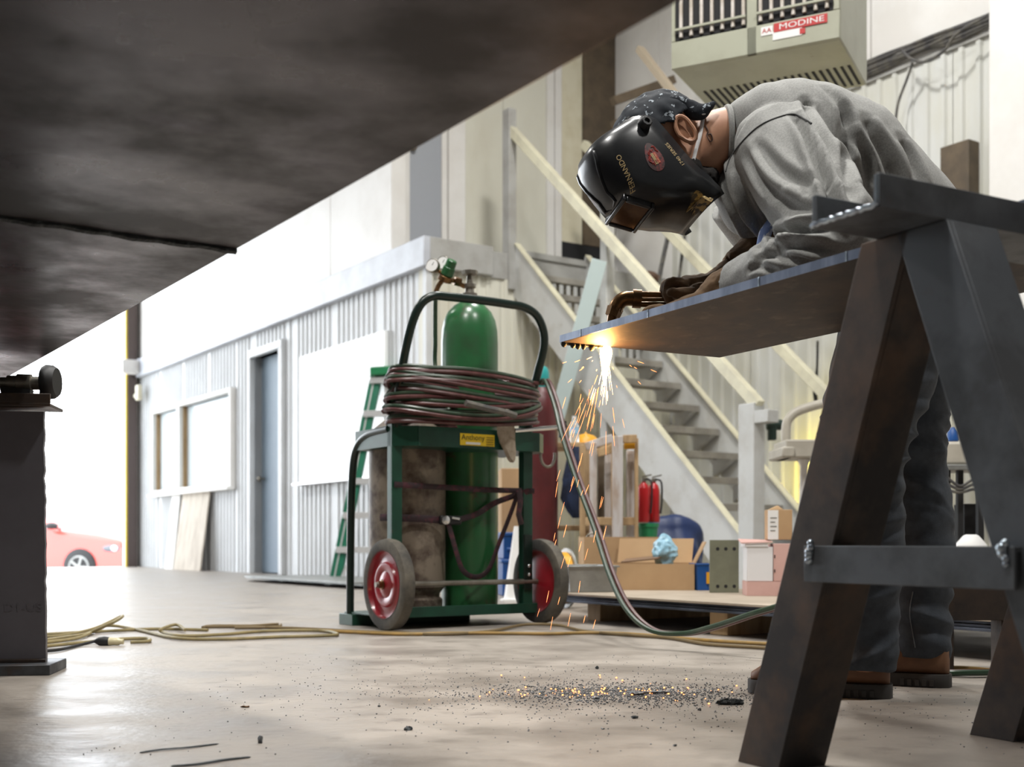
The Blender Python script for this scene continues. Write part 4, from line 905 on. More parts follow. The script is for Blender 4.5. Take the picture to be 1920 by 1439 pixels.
# ears
for s in (1, -1):
    b = B(HM)
    e0 = Vector((-0.012, s * 0.078, 0.002))
    outl = [Vector((0.014 * math.cos(q) - 0.006 * math.sin(q) * (1 if math.sin(q) > 0 else 0.1), s * 0.012 * (0.6 - 0.4 * math.cos(q)), (0.031 if math.sin(q) > 0 else 0.030) * math.sin(q))) for q in [k * 2 * PI / 20 for k in range(20)]]
    b.tube([e0 + Vector((p.x * 1.15, p.y, p.z)) for p in outl], 0.0048, 8, closed=True)
    b.ball(e0 + Vector((0.002, -s * 0.002, 0)), (0.0125, 0.004, 0.026), 8)
    b.ball(e0 + Vector((0.003, s * 0.001, -0.026)), (0.009, 0.006, 0.009), 8)
    b.obj('ear', m_skin, man)
# tattoo line on the neck
b = B(); tp = [at(1323, 236, 2.545), at(1328, 247, 2.545), at(1325, 253, 2.545), at(1331, 265, 2.545), at(1336, 262, 2.545), at(1333, 252, 2.545), at(1327, 253, 2.545)]
bvh = BVHTree.FromPolygons(body.v, body.f)
def on_body(p, off=0.0008):
    d = (p - Vector((0, 0, CAMH))).normalized(); h = bvh.ray_cast(Vector((0, 0, CAMH)) + d * 1.5, d)
    return (h[0] + h[1] * off) if h[0] else p
b.tube([on_body(p) for p in smooth_pts(tp, 5)], 0.0012, 5); b.obj('tattoo', M('tattoo_ink', (0.11, 0.07, 0.06), 0.7), man)
# beard along the jaw
b = B(HM)
b.ball((0.034, 0, -0.088), (0.064, 0.062, 0.042), 14)
b.ball((0.004, 0, -0.105), (0.044, 0.052, 0.036), 12); b.ball((0.024, 0, -0.062), (0.058, 0.0700, 0.036), 14); b.ball((-0.012, 0, -0.098), (0.040, 0.056, 0.034), 12)
bm_ = remesh(b, 0.004, 3)
ns = vnormals(bm_)
bm_.v = [p + n * 0.0025 * noise.noise(p * 240) for p, n in zip(bm_.v, ns)]
bm_.obj('beard', m_beard, man, angle=180)

# --- sweatshirt
def crease(bd, polys):
    "press folds into the camera side of a garment: polys = (photo points, width, depth); each line is laid on the surface first"
    ns = vnormals(bd); tree = BVHTree.FromPolygons(bd.v, bd.f); eye = Vector((0, 0, CAMH)); segs = []
    for pts, w, d in polys:
        pl = []
        for p in smooth_pts([(x, y, 0) for x, y in pts], 26):
            dr = (at(p.x, p.y, 2.5) - eye).normalized(); h = tree.ray_cast(eye + dr * 1.6, dr)
            if h[0]: pl.append(h[0])
        n = len(pl)
        if not n: continue
        kd = KDTree(n)
        for k, q in enumerate(pl): kd.insert(q, k)
        kd.balance(); segs.append((kd, n, w, d))
    out = []
    for p, n in zip(bd.v, ns):
        disp = 0.0
        for kd, m_, w, d in segs:
            co, k, dist = kd.find(p)
            if dist < 3.2 * w:
                q = (dist / w) ** 2; amp = math.sin(PI * min(max((k + 0.6) / m_, 0), 1)) ** 0.5
                disp += -d * amp * (math.exp(-q) - 0.5 * math.exp(-(math.sqrt(q) - 1.7) ** 2 * 1.6))
        out.append(p + n * disp)
    bd.v = out
b = B(); torso(b, 0.004)
limb(b, ARM_L, [0.094, 0.092, 0.086, 0.076, 0.070, 0.060, 0.047]); limb(b, ARM_R[:4] + [(0.575, 2.71, 0.96)], [0.094, 0.09, 0.08, 0.07, 0.058])
b.ball((0.545, 2.48, 1.155), (0.085, 0.075, 0.08), 12); b.ball((0.545, 2.76, 1.155), (0.085, 0.075, 0.08), 12)
b.ball((0.52, 2.60, 1.10), (0.075, 0.12, 0.10), 12)
sh_ = remesh(b, 0.0052, 12)
ns = vnormals(sh_)
V_ = []
for p, n in zip(sh_.v, ns):
    q = Vector((p.x * 9, p.y * 5, p.z * 5)); f = noise.noise(q + Vector((3, 1, 2))) * 0.006
    # diagonal pulls across the back and bunching on the forearm
    u = (p.x * 0.55 + p.z * 0.83); f += 0.0035 * noise.noise(Vector((p.x * 34 + p.z * 10, p.y * 4, p.z * 9 - p.x * 7)))
    if p.y < 2.45 and p.z < 0.99:
        f += 0.0050 * noise.noise(Vector((p.x * 20 - p.z * 8, p.y * 22, p.z * 34)))
    V_.append(p + n * f)
sh_.v = V_
crease(sh_, [
    ([(1492, 218), (1522, 270), (1545, 325), (1562, 375), (1570, 415)], 0.0103, 0.0341),
    ([(1508, 190), (1528, 235), (1556, 290), (1575, 350)], 0.0103, 0.0186),
    ([(1350, 300), (1362, 360), (1392, 420), (1432, 470)], 0.0103, 0.0155),
    ([(1376, 310), (1402, 385), (1440, 440), (1462, 462)], 0.0092, 0.0170),
    ([(1395, 285), (1432, 345), (1480, 385), (1530, 400)], 0.0115, 0.0124),
    ([(1420, 270), (1465, 320), (1520, 350)], 0.0115, 0.0109),
    ([(1440, 455), (1470, 440), (1510, 428), (1560, 425)], 0.0115, 0.0279),
    ([(1438, 472), (1480, 462), (1530, 464), (1575, 474)], 0.0092, 0.0170),
    ([(1415, 492), (1450, 480), (1490, 484), (1530, 496)], 0.0080, 0.0155),
    ([(1402, 507), (1425, 500), (1455, 506)], 0.0069, 0.0109),
    ([(1588, 205), (1584, 280), (1590, 340), (1600, 380)], 0.0138, 0.0155),
    ([(1622, 225), (1655, 280), (1676, 330), (1686, 370)], 0.0138, 0.0217),
    ([(1600, 250), (1625, 300), (1632, 350)], 0.0103, 0.0139),
    ([(1550, 165), (1576, 195), (1592, 235)], 0.0103, 0.0124),
    ([(1690, 262), (1712, 305), (1728, 350)], 0.0126, 0.0155)])
shirt = sh_.obj('sweatshirt', m_shirt, man, angle=180)
sbvh = BVHTree.FromPolygons(sh_.v, sh_.f)
def on_shirt(x, y, off=0.0006):
    d = (at(x, y, 2.5) - Vector((0, 0, CAMH))).normalized(); h = sbvh.ray_cast(Vector((0, 0, CAMH)) + d * 1.6, d)
    return (h[0] + h[1] * off) if h[0] else None
pts = [on_shirt(p.x, p.y) for p in smooth_pts([(1361, 322, 0), (1370, 296, 0), (1392, 266, 0), (1422, 238, 0), (1455, 222, 0), (1490, 215, 0), (1522, 232, 0)], 10)]
b = B(); b.tube([p for p in pts if p], 0.0017, 6); b.obj('shoulder_seam', m_seam, shirt)
# collar rib
b = B(); rr = ering((0.470, 2.62, 1.212), (1, 0, 0.03), 0.072, 0.066, 36); b.tube(rr, 0.007, 8, closed=True); b.obj('collar', m_shirt, shirt)
# plaid shirt tail under the chest
b = B()
rings = []
for (x, z, w, d) in ((0.56, 1.02, 0.05, 0.012), (0.535, 0.985, 0.05, 0.012), (0.525, 0.945, 0.045, 0.010), (0.535, 0.91, 0.03, 0.008)):
    rings.append([(x + d * math.sin(q) , 2.52 + w * math.cos(q), z + 0.004 * math.sin(3 * q)) for q in [k * PI / 8 for k in range(16)]])
b.loft(rings); b.obj('shirt_tail', m_plaid, man)

# --- jeans
b = B()
rings = [ering((0.915, 2.64, 0.985), (-0.3, 0, 1), 0.185, 0.135), ering((0.905, 2.64, 0.92), (-0.2, 0, 1), 0.190, 0.142), ering((0.89, 2.64, 0.84), (-0.1, 0, 1), 0.185, 0.135), ering((0.875, 2.64, 0.79), (0, 0, 1), 0.15, 0.10)]
b.loft(rings)
limb(b, LEG_L, [0.115, 0.112, 0.098, 0.090, 0.078, 0.066, 0.062], n=28); limb(b, LEG_R, [0.115, 0.112, 0.100, 0.094, 0.084, 0.070, 0.066], n=28)
jn = remesh(b, 0.0065, 6)
ns = vnormals(jn); V_ = []
for p, n in zip(jn.v, ns):
    leg = -1 if p.y < 2.64 else 1
    k = max(0, 1 - abs(p.z - 0.50) / 0.22); a = max(0, 1 - abs(p.z - 0.12) / 0.17)
    f = 0.004 * noise.noise(p * 7)
    f += (0.030 * k + 0.024 * a) * (0.22 - abs(noise.noise(Vector((p.x * 5 + 5 * leg, p.y * 5, p.z * 24 + p.x * 9 * leg)))))
    f += 0.006 * noise.noise(Vector((p.x * 9, p.y * 9, p.z * 26 + 4 * leg)))
    V_.append(p + n * f)
jn.v = V_
jeans = jn.obj('jeans', m_jeans, man, angle=180)
jbvh = BVHTree.FromPolygons(jn.v, jn.f)
def on_j(x, y):
    d = (at(x, y, 2.5) - Vector((0, 0, CAMH))).normalized(); h = jbvh.ray_cast(Vector((0, 0, CAMH)) + d * 1.6, d)
    return (h[0] + h[1] * 0.0008) if h[0] else None
m_thread = M('pale_thread', (0.13, 0.14, 0.15), 0.9)
for seam in ([(1742, 640), (1725, 700), (1700, 760), (1690, 810), (1668, 850)], [(1712, 1110), (1706, 1150), (1712, 1190), (1716, 1215)]):
    pts = [on_j(p.x, p.y) for p in smooth_pts([(x, y, 0) for x, y in seam], 8)]; pts = [p for p in pts if p]
    b = B(); b.tube(pts, 0.0013, 5); b.obj('stitching', m_thread, jeans)
# --- boots
def boot(heel, toe, lab):
    heel = Vector((*heel, 0)); toe = Vector((*toe, 0)); ax = (toe - heel); L_ = ax.length; ax.normalize(); sd = Vector((0, 0, 1)).cross(ax)
    fr = Matrix(((ax.x, sd.x, 0, heel.x), (ax.y, sd.y, 0, heel.y), (0, 0, 1, 0), (0, 0, 0, 1)))
    s = L_ / 0.30
    def outline(k, z):
        base = [(0.0, 0.0), (0.004, 0.022), (0.02, 0.034), (0.06, 0.037), (0.11, 0.034), (0.17, 0.043), (0.22, 0.050), (0.26, 0.046), (0.287, 0.030), (0.298, 0.012)]
        pts = [(x * s, y * k) for x, y in base] + [(x * s, -y * k) for x, y in reversed(base[1:])]
        return [Vector((x, y, z)) for x, y in pts]
    b = B(fr); b.loft([outline(1.0, 0.0), outline(1.06, 0.012), outline(1.06, 0.024), outline(1.0, 0.030)])
    so = b.obj('boot_sole', m_sole, man, angle=50)
    for q in range(5):
        x = 0.035 + q * 0.016
        for y0 in (0.034, -0.0415):
            b = B(fr); b.box((x, y0, 0.004), (x + 0.009, y0 + 0.0075, 0.018)); b.obj('sole_lug', m_sole, so)
    b = B(fr)
    secs = [(0.006, 0.012, 0.030, 0.085), (0.014, 0.024, 0.030, 0.095), (0.035, 0.032, 0.036, 0.10), (0.075, 0.034, 0.038, 0.105), (0.115, 0.034, 0.036, 0.105), (0.15, 0.037, 0.037, 0.098), (0.19, 0.043, 0.04, 0.082), (0.235, 0.046, 0.04, 0.070), (0.27, 0.038, 0.034, 0.060), (0.29, 0.022, 0.02, 0.046)]
    rings = []
    for x, w, w2, h in secs:
        rings.append([Vector((x * s, w * math.copysign(abs(math.cos(q)) ** 0.7, math.cos(q)), 0.026 + (h - 0.026) * (0.5 + 0.5 * math.copysign(abs(math.sin(q)) ** 0.8, math.sin(q))))) for q in [k * 2 * PI / 24 for k in range(24)]])
    b.loft(rings); bo = b.obj('boot', m_boot, man, angle=60)
    b = B(fr); b.tube([Vector((0.10 * s, -0.036, 0.045)), Vector((0.11 * s, -0.034, 0.08)), Vector((0.118 * s, -0.025, 0.12))], 0.002, 6); b.obj('boot_seam', m_sole, bo)
boot((0.805, 2.525), (0.520, 2.635), 'left'); boot((1.0, 2.715), (0.735, 2.845), 'right')

# --- gloves
def finger(b, pts, r0, r1):
    pp = smooth_pts(pts, 5); n = len(pp); b.tube(pp, [r0 + (r1 - r0) * i / (n - 1) for i in range(n)], 12); b.ball(pp[-1], r1, 8); b.ball(pp[0], r0, 8)
TY = 2.645
tq = lambda x, y, dy=0.0: at(x, y, TY + dy)
# right hand: fist closed over the torch tubes
b = B()
rings_c = [(tq(1372, 512, 0.0), 0.040, 0.036), (tq(1350, 524, 0.0), 0.036, 0.030), (tq(1325, 533, 0.0), 0.036, 0.022), (tq(1300, 536, 0.0), 0.040, 0.022), (tq(1278, 538, 0.0), 0.040, 0.020)]
pl = [c for c, w, d in rings_c]
b.loft([ering(c, pl[min(i+1, 4)] - pl[max(i-1, 0)], w, d, 20) for i, (c, w, d) in enumerate(rings_c)])
for k, (dy, L_) in enumerate(((-0.036, 0.92), (-0.012, 1.0), (0.012, 1.02), (0.034, 0.9))):
    a = tq(1282, 533, dy); kn = tq(1262 - 6 * (L_ - 0.9) * 10, 530, dy); m1 = tq(1251 - 4 * (L_ - 0.9) * 10, 543, dy); m2 = tq(1254, 562, dy * 0.9); e = tq(1272, 571, dy * 0.85)
    finger(b, [a, kn, m1, m2, e], 0.0125, 0.0105)
finger(b, [tq(1312, 540, -0.04), tq(1294, 549, -0.058), tq(1275, 551, -0.060), tq(1258, 549, -0.056)], 0.014, 0.0105)
limb(b, [tuple(tq(1378, 508)), tuple(tq(1400, 492, 0.02)), tuple(tq(1425, 468, 0.04)), tuple(tq(1440, 456, 0.05))], [0.040, 0.046, 0.050, 0.052], n=20)
gv = remesh(b, 0.0035, 3)
ns = vnormals(gv); gv.v = [p + n * (0.0035 * noise.noise(p * 38) + 0.002 * noise.noise(p * 90)) for p, n in zip(gv.v, ns)]
tag(gv.obj('glove', m_glove, man, angle=180), 'brown glove closed round the torch')
# left hand: resting flat on the plate
b = B()
LZ = CHT + 0.016
wr = Vector((0.452, 2.40, 0.848)); pd = Vector((-0.80, 0.60, 0)).normalized(); ps = Vector((0.60, 0.80, 0)).normalized()
cs = [(wr + Vector((0.02, -0.028, 0.0)), 0.040, 0.038), (wr + pd * 0.0, 0.046, 0.043), (wr + pd * 0.035 + Vector((0, 0, -0.012)), 0.044, 0.040), (Vector((*(wr + pd * 0.07).xy, LZ + 0.034)), 0.042, 0.031), (Vector((*(wr + pd * 0.11).xy, LZ + 0.027)), 0.045, 0.024), (Vector((*(wr + pd * 0.145).xy, LZ + 0.022)), 0.044, 0.020)]
pl = [c for c, w, d in cs]
b.loft([ering(c, pl[min(i+1, 5)] - pl[max(i-1, 0)], w, d, 20, lat=-ps) for i, (c, w, d) in enumerate(cs)])
for k, (o_, L_) in enumerate(((-0.034, 0.070), (-0.012, 0.082), (0.011, 0.085), (0.033, 0.076))):
    s = wr + pd * 0.14 + ps * o_; s.z = LZ + 0.022
    p1 = s + pd * L_ * 0.4; p1.z = LZ + 0.030; p2 = s + pd * L_ * 0.75; p2.z = LZ + 0.022; p3 = s + pd * L_; p3.z = LZ + 0.012
    finger(b, [s, p1, p2, p3], 0.012, 0.0105)
s = wr + pd * 0.07 - ps * -0.04; s.z = LZ + 0.026
finger(b, [s, s + pd * 0.03 + ps * 0.02, s + pd * 0.065 + ps * 0.03 + Vector((0, 0, -0.008))], 0.014, 0.011)
gv = remesh(b, 0.0035, 3)
ns = vnormals(gv); gv.v = [p + n * (0.0035 * noise.noise(p * 38 + Vector((5, 5, 5))) + 0.002 * noise.noise(p * 90)) for p, n in zip(gv.v, ns)]
tag(gv.obj('glove', m_glove, man, angle=180), 'brown glove resting flat on the plate')

# --- bandana and mask strap
b = B(HM)
b.ball((-0.014, 0, 0.044), (0.109, 0.085, 0.088), 20)
bz = remesh(b, 0.005, 2)
keep = [(HM.inverted() @ p) for p in bz.v]
cut = [q.z > 0.030 + 0.25 * (q.x + 0.02) * (1 if q.x > 0 else -0.5) for q in keep]
ff = [f for f in bz.f if all(cut[i] for i in f)]
used = sorted({i for f in ff for i in f}); mp = {i: k for k, i in enumerate(used)}
nb = B(); ns = vnormals(bz)
nb.v = [bz.v[i] + ns[i] * (0.004 + 0.005 * noise.noise(bz.v[i] * 45)) for i in used]; nb.f = [tuple(mp[i] for i in f) for f in ff]
bd = nb.obj('bandana', m_band, man, angle=180)
sd_ = bd.modifiers.new('thick', 'SOLIDIFY'); sd_.thickness = 0.003
b = B()
for pts, r in (([(1292, 195), (1312, 208), (1330, 200), (1341, 191)], [0.012, 0.016, 0.010, 0.004]), ([(1285, 200), (1302, 212), (1318, 214), (1330, 206)], [0.014, 0.016, 0.012, 0.005]), ([(1225, 200), (1250, 192), (1275, 192), (1298, 203)], [0.006, 0.013, 0.016, 0.012])):
    b.tube(smooth_pts([at(x, y, 2.555) for x, y in pts], 5), [r[min(int(i / 5), 2)] + (r[min(int(i / 5), 2) + 1] - r[min(int(i / 5), 2)]) * ((i / 5) - min(int(i / 5), 2)) for i in range(16)], 10)
kb = remesh(b, 0.004, 2); kb.obj('bandana_knot', m_band, man, angle=180)
b = B(); pts = [on_body(at(p.x, p.y, 2.5), 0.0025) for p in smooth_pts([(1320, 214, 0), (1316, 240, 0), (1310, 265, 0), (1300, 295, 0), (1297, 306, 0)], 6)]
b.tube(pts, 0.0042, 8, flat=(0.35, 1)); b.obj('mask_strap', m_cotton, man)

HM0 = HM.copy()
HM = HM @ Matrix.Translation((0.028, 0, 0.010)) @ Matrix.Rotation(math.radians(6), 4, 'Z') @ Matrix.Rotation(math.radians(-5), 4, 'Y') @ Matrix.Scale(0.82, 4)
# --- welding helmet (sections from crown to chin in the head frame)
secs = [(0.112, 0.095, 0.135, 0.020), (0.110, 0.070, 0.165, 0.055), (0.102, 0.046, 0.188, 0.082), (0.085, 0.024, 0.203, 0.098), (0.060, 0.012, 0.212, 0.106), (0.030, 0.012, 0.217, 0.109), (0.0, 0.012, 0.219, 0.110), (-0.03, 0.011, 0.219, 0.110), (-0.050, 0.010, 0.218, 0.109), (-0.070, 0.008, 0.203, 0.108), (-0.095, 0.005, 0.180, 0.107), (-0.118, -0.001, 0.156, 0.105), (-0.138, -0.010, 0.128, 0.103), (-0.154, -0.014, 0.098, 0.100), (-0.170, -0.019, 0.070, 0.097), (-0.186, -0.022, 0.048, 0.095), (-0.199, -0.020, 0.034, 0.094)]
b = B(HM); NN = 40
rows = []
for i, (u, fb, fft, w) in enumerate(secs):
    row = []
    for q in range(NN + 1):
        th = -PI / 2 + PI * q / NN
        # side panels stay nearly flat, the face is a rounded wedge
        c_, s_ = math.cos(th), math.sin(th)
        x = fb + (fft - fb) * (abs(c_) ** 0.62); y = w * math.copysign(abs(s_) ** 0.72, s_)
        row.append(Vector((x, y, u)))
    rows.append(row)
vs = [p for r in rows for p in r]; fs = []
for i in range(len(rows) - 1):
    for q in range(NN): fs.append((i * (NN + 1) + q, (i + 1) * (NN + 1) + q, (i + 1) * (NN + 1) + q + 1, i * (NN + 1) + q + 1))
fs.append(tuple(range(NN + 1)))
b.add(vs, fs)
hel = b.obj('welding_helmet', m_helm, man, angle=50)
so = hel.modifiers.new('thick', 'SOLIDIFY'); so.thickness = 0.003; so.offset = -1
hb = BVHTree.FromPolygons(vs, fs)
def side_pt(x, z, off=0.0012):          # near side of the shell, helmet frame
    h = hb.ray_cast(Vector((x, 0.5, z)), Vector((0, -1, 0)))
    return (h[0] + h[1] * (off if h[1].y > 0 else -off)) if h[0] else Vector((x, 0.115, z))
def front_pt(y, z, off=0.001):
    h = hb.ray_cast(Vector((0.6, y, z)), Vector((-1, 0, 0)))
    return (h[0] + h[1] * (off if h[1].x > 0 else -off)) if h[0] else Vector((0.2, y, z))
def side_text(s, size, c, ex, ey, sx=1.0):
    b = B(HM); tv, tf = text_shape(s, size)
    b.add([side_pt(c[0] + p.x * sx * ex[0] + p.y * ey[0], c[1] + p.x * sx * ex[1] + p.y * ey[1]) for p in tv], tf); return b
def norm2(a): l = math.hypot(*a); return (a[0] / l, a[1] / l)
def inh(x, y):                          # photo pixel on the near side of the helmet -> helmet side coordinates
    d = (at(x, y, 2.5) - Vector((0, 0, CAMH))).normalized(); inv = HM.inverted()
    h = hb.ray_cast(inv @ (Vector((0, 0, CAMH)) + d * 1.6), inv.to_3x3() @ d)
    return (h[0].x, h[0].z) if h[0] else (0.1, 0)
def px_text(s, size, p0, p1, sx=1.0, flip=False):
    a, c = inh(*p0), inh(*p1); m_ = ((a[0] + c[0]) / 2, (a[1] + c[1]) / 2); ex = norm2((c[0] - a[0], c[1] - a[1])); ey = (ex[1], -ex[0])
    return side_text(s, size, m_, ex, ey, sx)
px_text('FERNANDO', 0.0165, (1187, 364), (1158, 290), 1.12).obj('name_lettering', m_gold, hel, smooth=False)
px_text('1740 SERIES', 0.0145, (1288, 318), (1243, 262), 1.0).obj('series_lettering', m_gold, hel, smooth=False)
# flame emblem: oval print with a two-tone badge
def side_patch(fn, n=28, off=0.0008, rad=(1.0, 0.75, 0.5, 0.25)):
    vs = []; fs = []
    for r in rad: vs += [side_pt(*fn(r, 2 * PI * q / n), off=off) for q in range(n)]
    vs.append(side_pt(*fn(0, 0), off=off))
    k = len(rad)
    for i in range(k - 1):
        for q in range(n): fs.append((i*n+q, i*n+(q+1) % n, (i+1)*n+(q+1) % n, (i+1)*n+q))
    for q in range(n): fs.append(((k-1)*n+q, (k-1)*n+(q+1) % n, k*n))
    b = B(HM); b.add(vs, fs); return b
ec = inh(1226, 294); et = inh(1208, 258); ev = norm2((et[0] - ec[0], et[1] - ec[1])); eh = (ev[1], -ev[0])
side_patch(lambda r, q: (ec[0] + r * (0.040 * math.cos(q) * ev[0] + 0.0235 * math.sin(q) * (1 - 0.25 * math.cos(q)) * eh[0]), ec[1] + r * (0.040 * math.cos(q) * ev[1] + 0.0235 * math.sin(q) * (1 - 0.25 * math.cos(q)) * eh[1]))).obj('flame_emblem', m_flames, hel)
m_flameline = M('flame_line', (0.38, 0.05, 0.04), 0.5)
random.seed(4)
b = B(HM)
for k in range(9):
    r0 = random.uniform(0.35, 0.85); q0 = random.uniform(0, 6.28); pts = []
    for j in range(7):
        q = q0 + j * 0.16; r = r0 + 0.10 * math.sin(j * 1.4 + k)
        pts.append(side_pt(ec[0] + r * (0.038 * math.cos(q) * ev[0] + 0.022 * math.sin(q) * eh[0]), ec[1] + r * (0.038 * math.cos(q) * ev[1] + 0.022 * math.sin(q) * eh[1]), off=0.0012))
    b.tube(pts, 0.0011, 5)
fo = b.obj('flame_lines', m_flameline, hel); fo['kind'] = 'stuff'
ba, bc_ = inh(1236, 309), inh(1222, 286); bx = norm2((bc_[0] - ba[0], bc_[1] - ba[1])); by = (bx[1], -bx[0]); bm0 = inh(1229, 297)
def quad_patch(cx, hw_, hh, oy, off):
    g = [(i / 6 * 2 - 1, j) for j in (-1, 1) for i in range(7)]
    b = B(HM); b.add([side_pt(cx[0] + bx[0] * hw_ * a + by[0] * (hh * c + oy), cx[1] + bx[1] * hw_ * a + by[1] * (hh * c + oy), off=off) for a, c in g], [(i, i + 1, i + 8, i + 7) for i in range(6)]); return b
quad_patch(bm0, 0.0155, 0.0037, 0.004, 0.0016).obj('badge', m_gold, hel); quad_patch(bm0, 0.0155, 0.0037, -0.004, 0.0016).obj('badge', m_redlabel, hel)
def badge_text(s, oy, mt):
    tv, tf = text_shape(s, 0.0066); b = B(HM)
    b.add([side_pt(bm0[0] + bx[0] * p.x + by[0] * (p.y + oy), bm0[1] + bx[1] * p.x + by[1] * (p.y + oy), off=0.0022) for p in tv], tf); b.obj('badge_lettering', mt, hel, smooth=False)
badge_text('LINCOLN', 0.004, m_ink); badge_text('ELECTRIC', -0.004, m_gold)
# worn gold sticker near the chin
sc = inh(1308, 384)
dv = norm2((inh(1302, 356)[0] - inh(1308, 408)[0], inh(1302, 356)[1] - inh(1308, 408)[1])); dh = (dv[1], -dv[0])
side_patch(lambda r, q: (sc[0] + r * (0.027 * max(math.cos(q), -0.8) * dv[0] + 0.0155 * math.copysign(abs(math.sin(q)) ** 0.6, math.sin(q)) * dh[0]), sc[1] + r * (0.027 * max(math.cos(q), -0.8) * dv[1] + 0.0155 * math.copysign(abs(math.sin(q)) ** 0.6, math.sin(q)) * dh[1]))).obj('worn_sticker', M('worn_gold_sticker', (0.40, 0.28, 0.10), 0.5, 0, (0.05, 0.04, 0.03), 70, 0.5, 0.56), hel)
# pivot knob on the near side (and the far one), lens with frame on the lower front
for s in (1, -1):
    kp = Vector((0.055, s * 0.092, 0.060))
    b = B(HM); b.lathe(kp, (0, s, 0), [(0, 0.020), (0.008, 0.020), (0.010, 0.0165), (0.030, 0.0155), (0.033, 0.013), (0.033, 0.008), (0.028, 0.007)], 8); b.obj('pivot_knob', m_black, hel)
# lens plane: between z -0.058 and -0.132 on the sloping front
top = front_pt(0, -0.056); bot = front_pt(0, -0.120); ld_ = (bot - top).normalized(); ln = Vector((0, 1, 0)).cross(ld_).normalized()
if ln.x < 0: ln = -ln
mid = (top + bot) / 2
def lensbox(w, h, t0, t1, b): 
    vs = [mid + Vector((0, 1, 0)) * a * w + ld_ * c * h + ln * t for t in (t0, t1) for a, c in ((-1, -1), (1, -1), (1, 1), (-1, 1))]
    b.add(vs, [(0,3,2,1),(4,5,6,7),(0,1,5,4),(1,2,6,5),(2,3,7,6),(3,0,4,7)])
b = B(HM); lensbox(0.050, 0.034, -0.01, 0.0045, b); fo = b.obj('lens', m_lens, hel, bevel=0.001)
b = B(HM)
for (a0, a1, c0_, c1_) in ((-0.060, 0.060, -0.044, -0.034), (-0.060, 0.060, 0.034, 0.044), (-0.060, -0.050, -0.034, 0.034), (0.050, 0.060, -0.034, 0.034)):
    vs = [mid + Vector((0, a, 0)) + ld_ * c + ln * t for t in (-0.012, 0.010) for a, c in ((a0, c0_), (a1, c0_), (a1, c1_), (a0, c1_))]
    b.add(vs, [(0,3,2,1),(4,5,6,7),(0,1,5,4),(1,2,6,5),(2,3,7,6),(3,0,4,7)])
b.obj('lens_frame', m_helm, hel, bevel=0.003)
# raised rim sweeping down the near and far edge of the face
rim = [inh(1112, 282), inh(1122, 318), inh(1135, 355), inh(1150, 388)]
for s in (1, -1):
    b = B(HM); pts = []
    for x, z in smooth_pts([(a, c, 0) for a, c in rim], 5) and [(p.x, p.y) for p in smooth_pts([(a, c, 0) for a, c in rim], 5)]:
        h = hb.ray_cast(Vector((x, s * 0.5, z)), Vector((0, -s, 0)))
        if h[0]: pts.append(h[0])
    b.tube(pts, [0.002] + [0.0055] * (len(pts) - 2) + [0.002], 8); b.obj('face_rim', m_helm, hel)
# headgear band above the shell
b = B(HM); b.tube([Vector((0.062 * math.cos(q) + 0.075, 0.070 * math.sin(q), 0.094 - 0.01 * math.cos(q))) for q in [k * 2 * PI / 28 for k in range(28)]], 0.012, 8, closed=True, flat=(1, 0.35)); b.obj('headband', m_black, hel)
b = B(HM); b.bar((0.030, -0.03, 0.100), (0.030, 0.07, 0.100), 0.03, 0.012); b.bar((0.045, 0.05, 0.112), (-0.01, 0.05, 0.118), 0.02, 0.004); b.obj('headgear_clip', m_black, hel)
HM = HM0

# ============================================================ torch
tc_ = thing('cutting_torch', 'brass cutting torch with angled head over the plate edge', 'torch', tuple(at(1190, 570, TY)))
b = B(); b.tube([at(1330, 556, TY + 0.005), at(1196, 552, TY)], 0.0068, 12); b.obj('tube', m_brass, tc_)
b = B(); b.tube([at(1330, 562, TY - 0.02), at(1196, 562, TY - 0.012)], 0.0045, 10); b.obj('tube', m_brass, tc_)
b = B(); b.tube([at(1330, 573, TY - 0.005), at(1196, 571, TY)], 0.0062, 12); b.obj('tube', m_brass, tc_)
b = B(); b.tube(smooth_pts([at(1200, 561, TY), at(1178, 560, TY), at(1166, 563, TY), at(1157, 573, TY), at(1153, 583, TY)], 5), 0.0165, 16); b.obj('head', m_brass, tc_)
b = B(); b.cyl(at(1202, 561, TY), at(1186, 560, TY), 0.021, n=14); b.obj('collar', m_brass, tc_)
b = B(); ta, tb = at(1154, 578, TY), at(1148, 594, TY); b.cyl(ta, tb, 0.0185, 0.0165, n=6); b.obj('nut', m_brass, tc_)
b = B(); td = (tb - ta).normalized(); b.lathe(tb, td, [(0, 0.011), (0.012, 0.008), (0.022, 0.006)], 12); b.obj('tip', m_brass, tc_)

# ============================================================ boxes and clutter on the plate stack
def pt(x, y, z=TOPZ):            # point on the stack's top seen at the pixel
    Y = FPX * (CAMH - z) / (y - 1017); return Vector(((x - 960) * Y / FPX, Y, z))
def carton(name, frame, w, d, h, mat, label, flaps=(), t=0.004, lid=False, cat='box'):
    o = thing(name, label, cat, tuple(frame.translation))
    b = B(frame)
    b.box((0, 0, 0.0005), (w, d, t)); b.box((0, 0, t), (w, t, h)); b.box((0, d - t, t), (w, d, h)); b.box((0, t, t), (t, d - t, h)); b.box((w - t, t, t), (w, d - t, h))
    if lid: b.box((t, t, h - t), (w - t, d - t, h))
    b.obj('carton', mat, o)
    for (p0, p1, up, L_) in flaps:
        b = B(frame); p0 = Vector(p0); p1 = Vector(p1); up = Vector(up).normalized() * L_; n = (p1 - p0).cross(up).normalized() * t
        b.prism([p0, p1, p1 + up, p0 + up], n); b.obj('flap', mat, o)
    return o
def frm(p, deg): return Matrix.Translation(p) @ Matrix.Rotation(math.radians(deg), 4, 'Z')
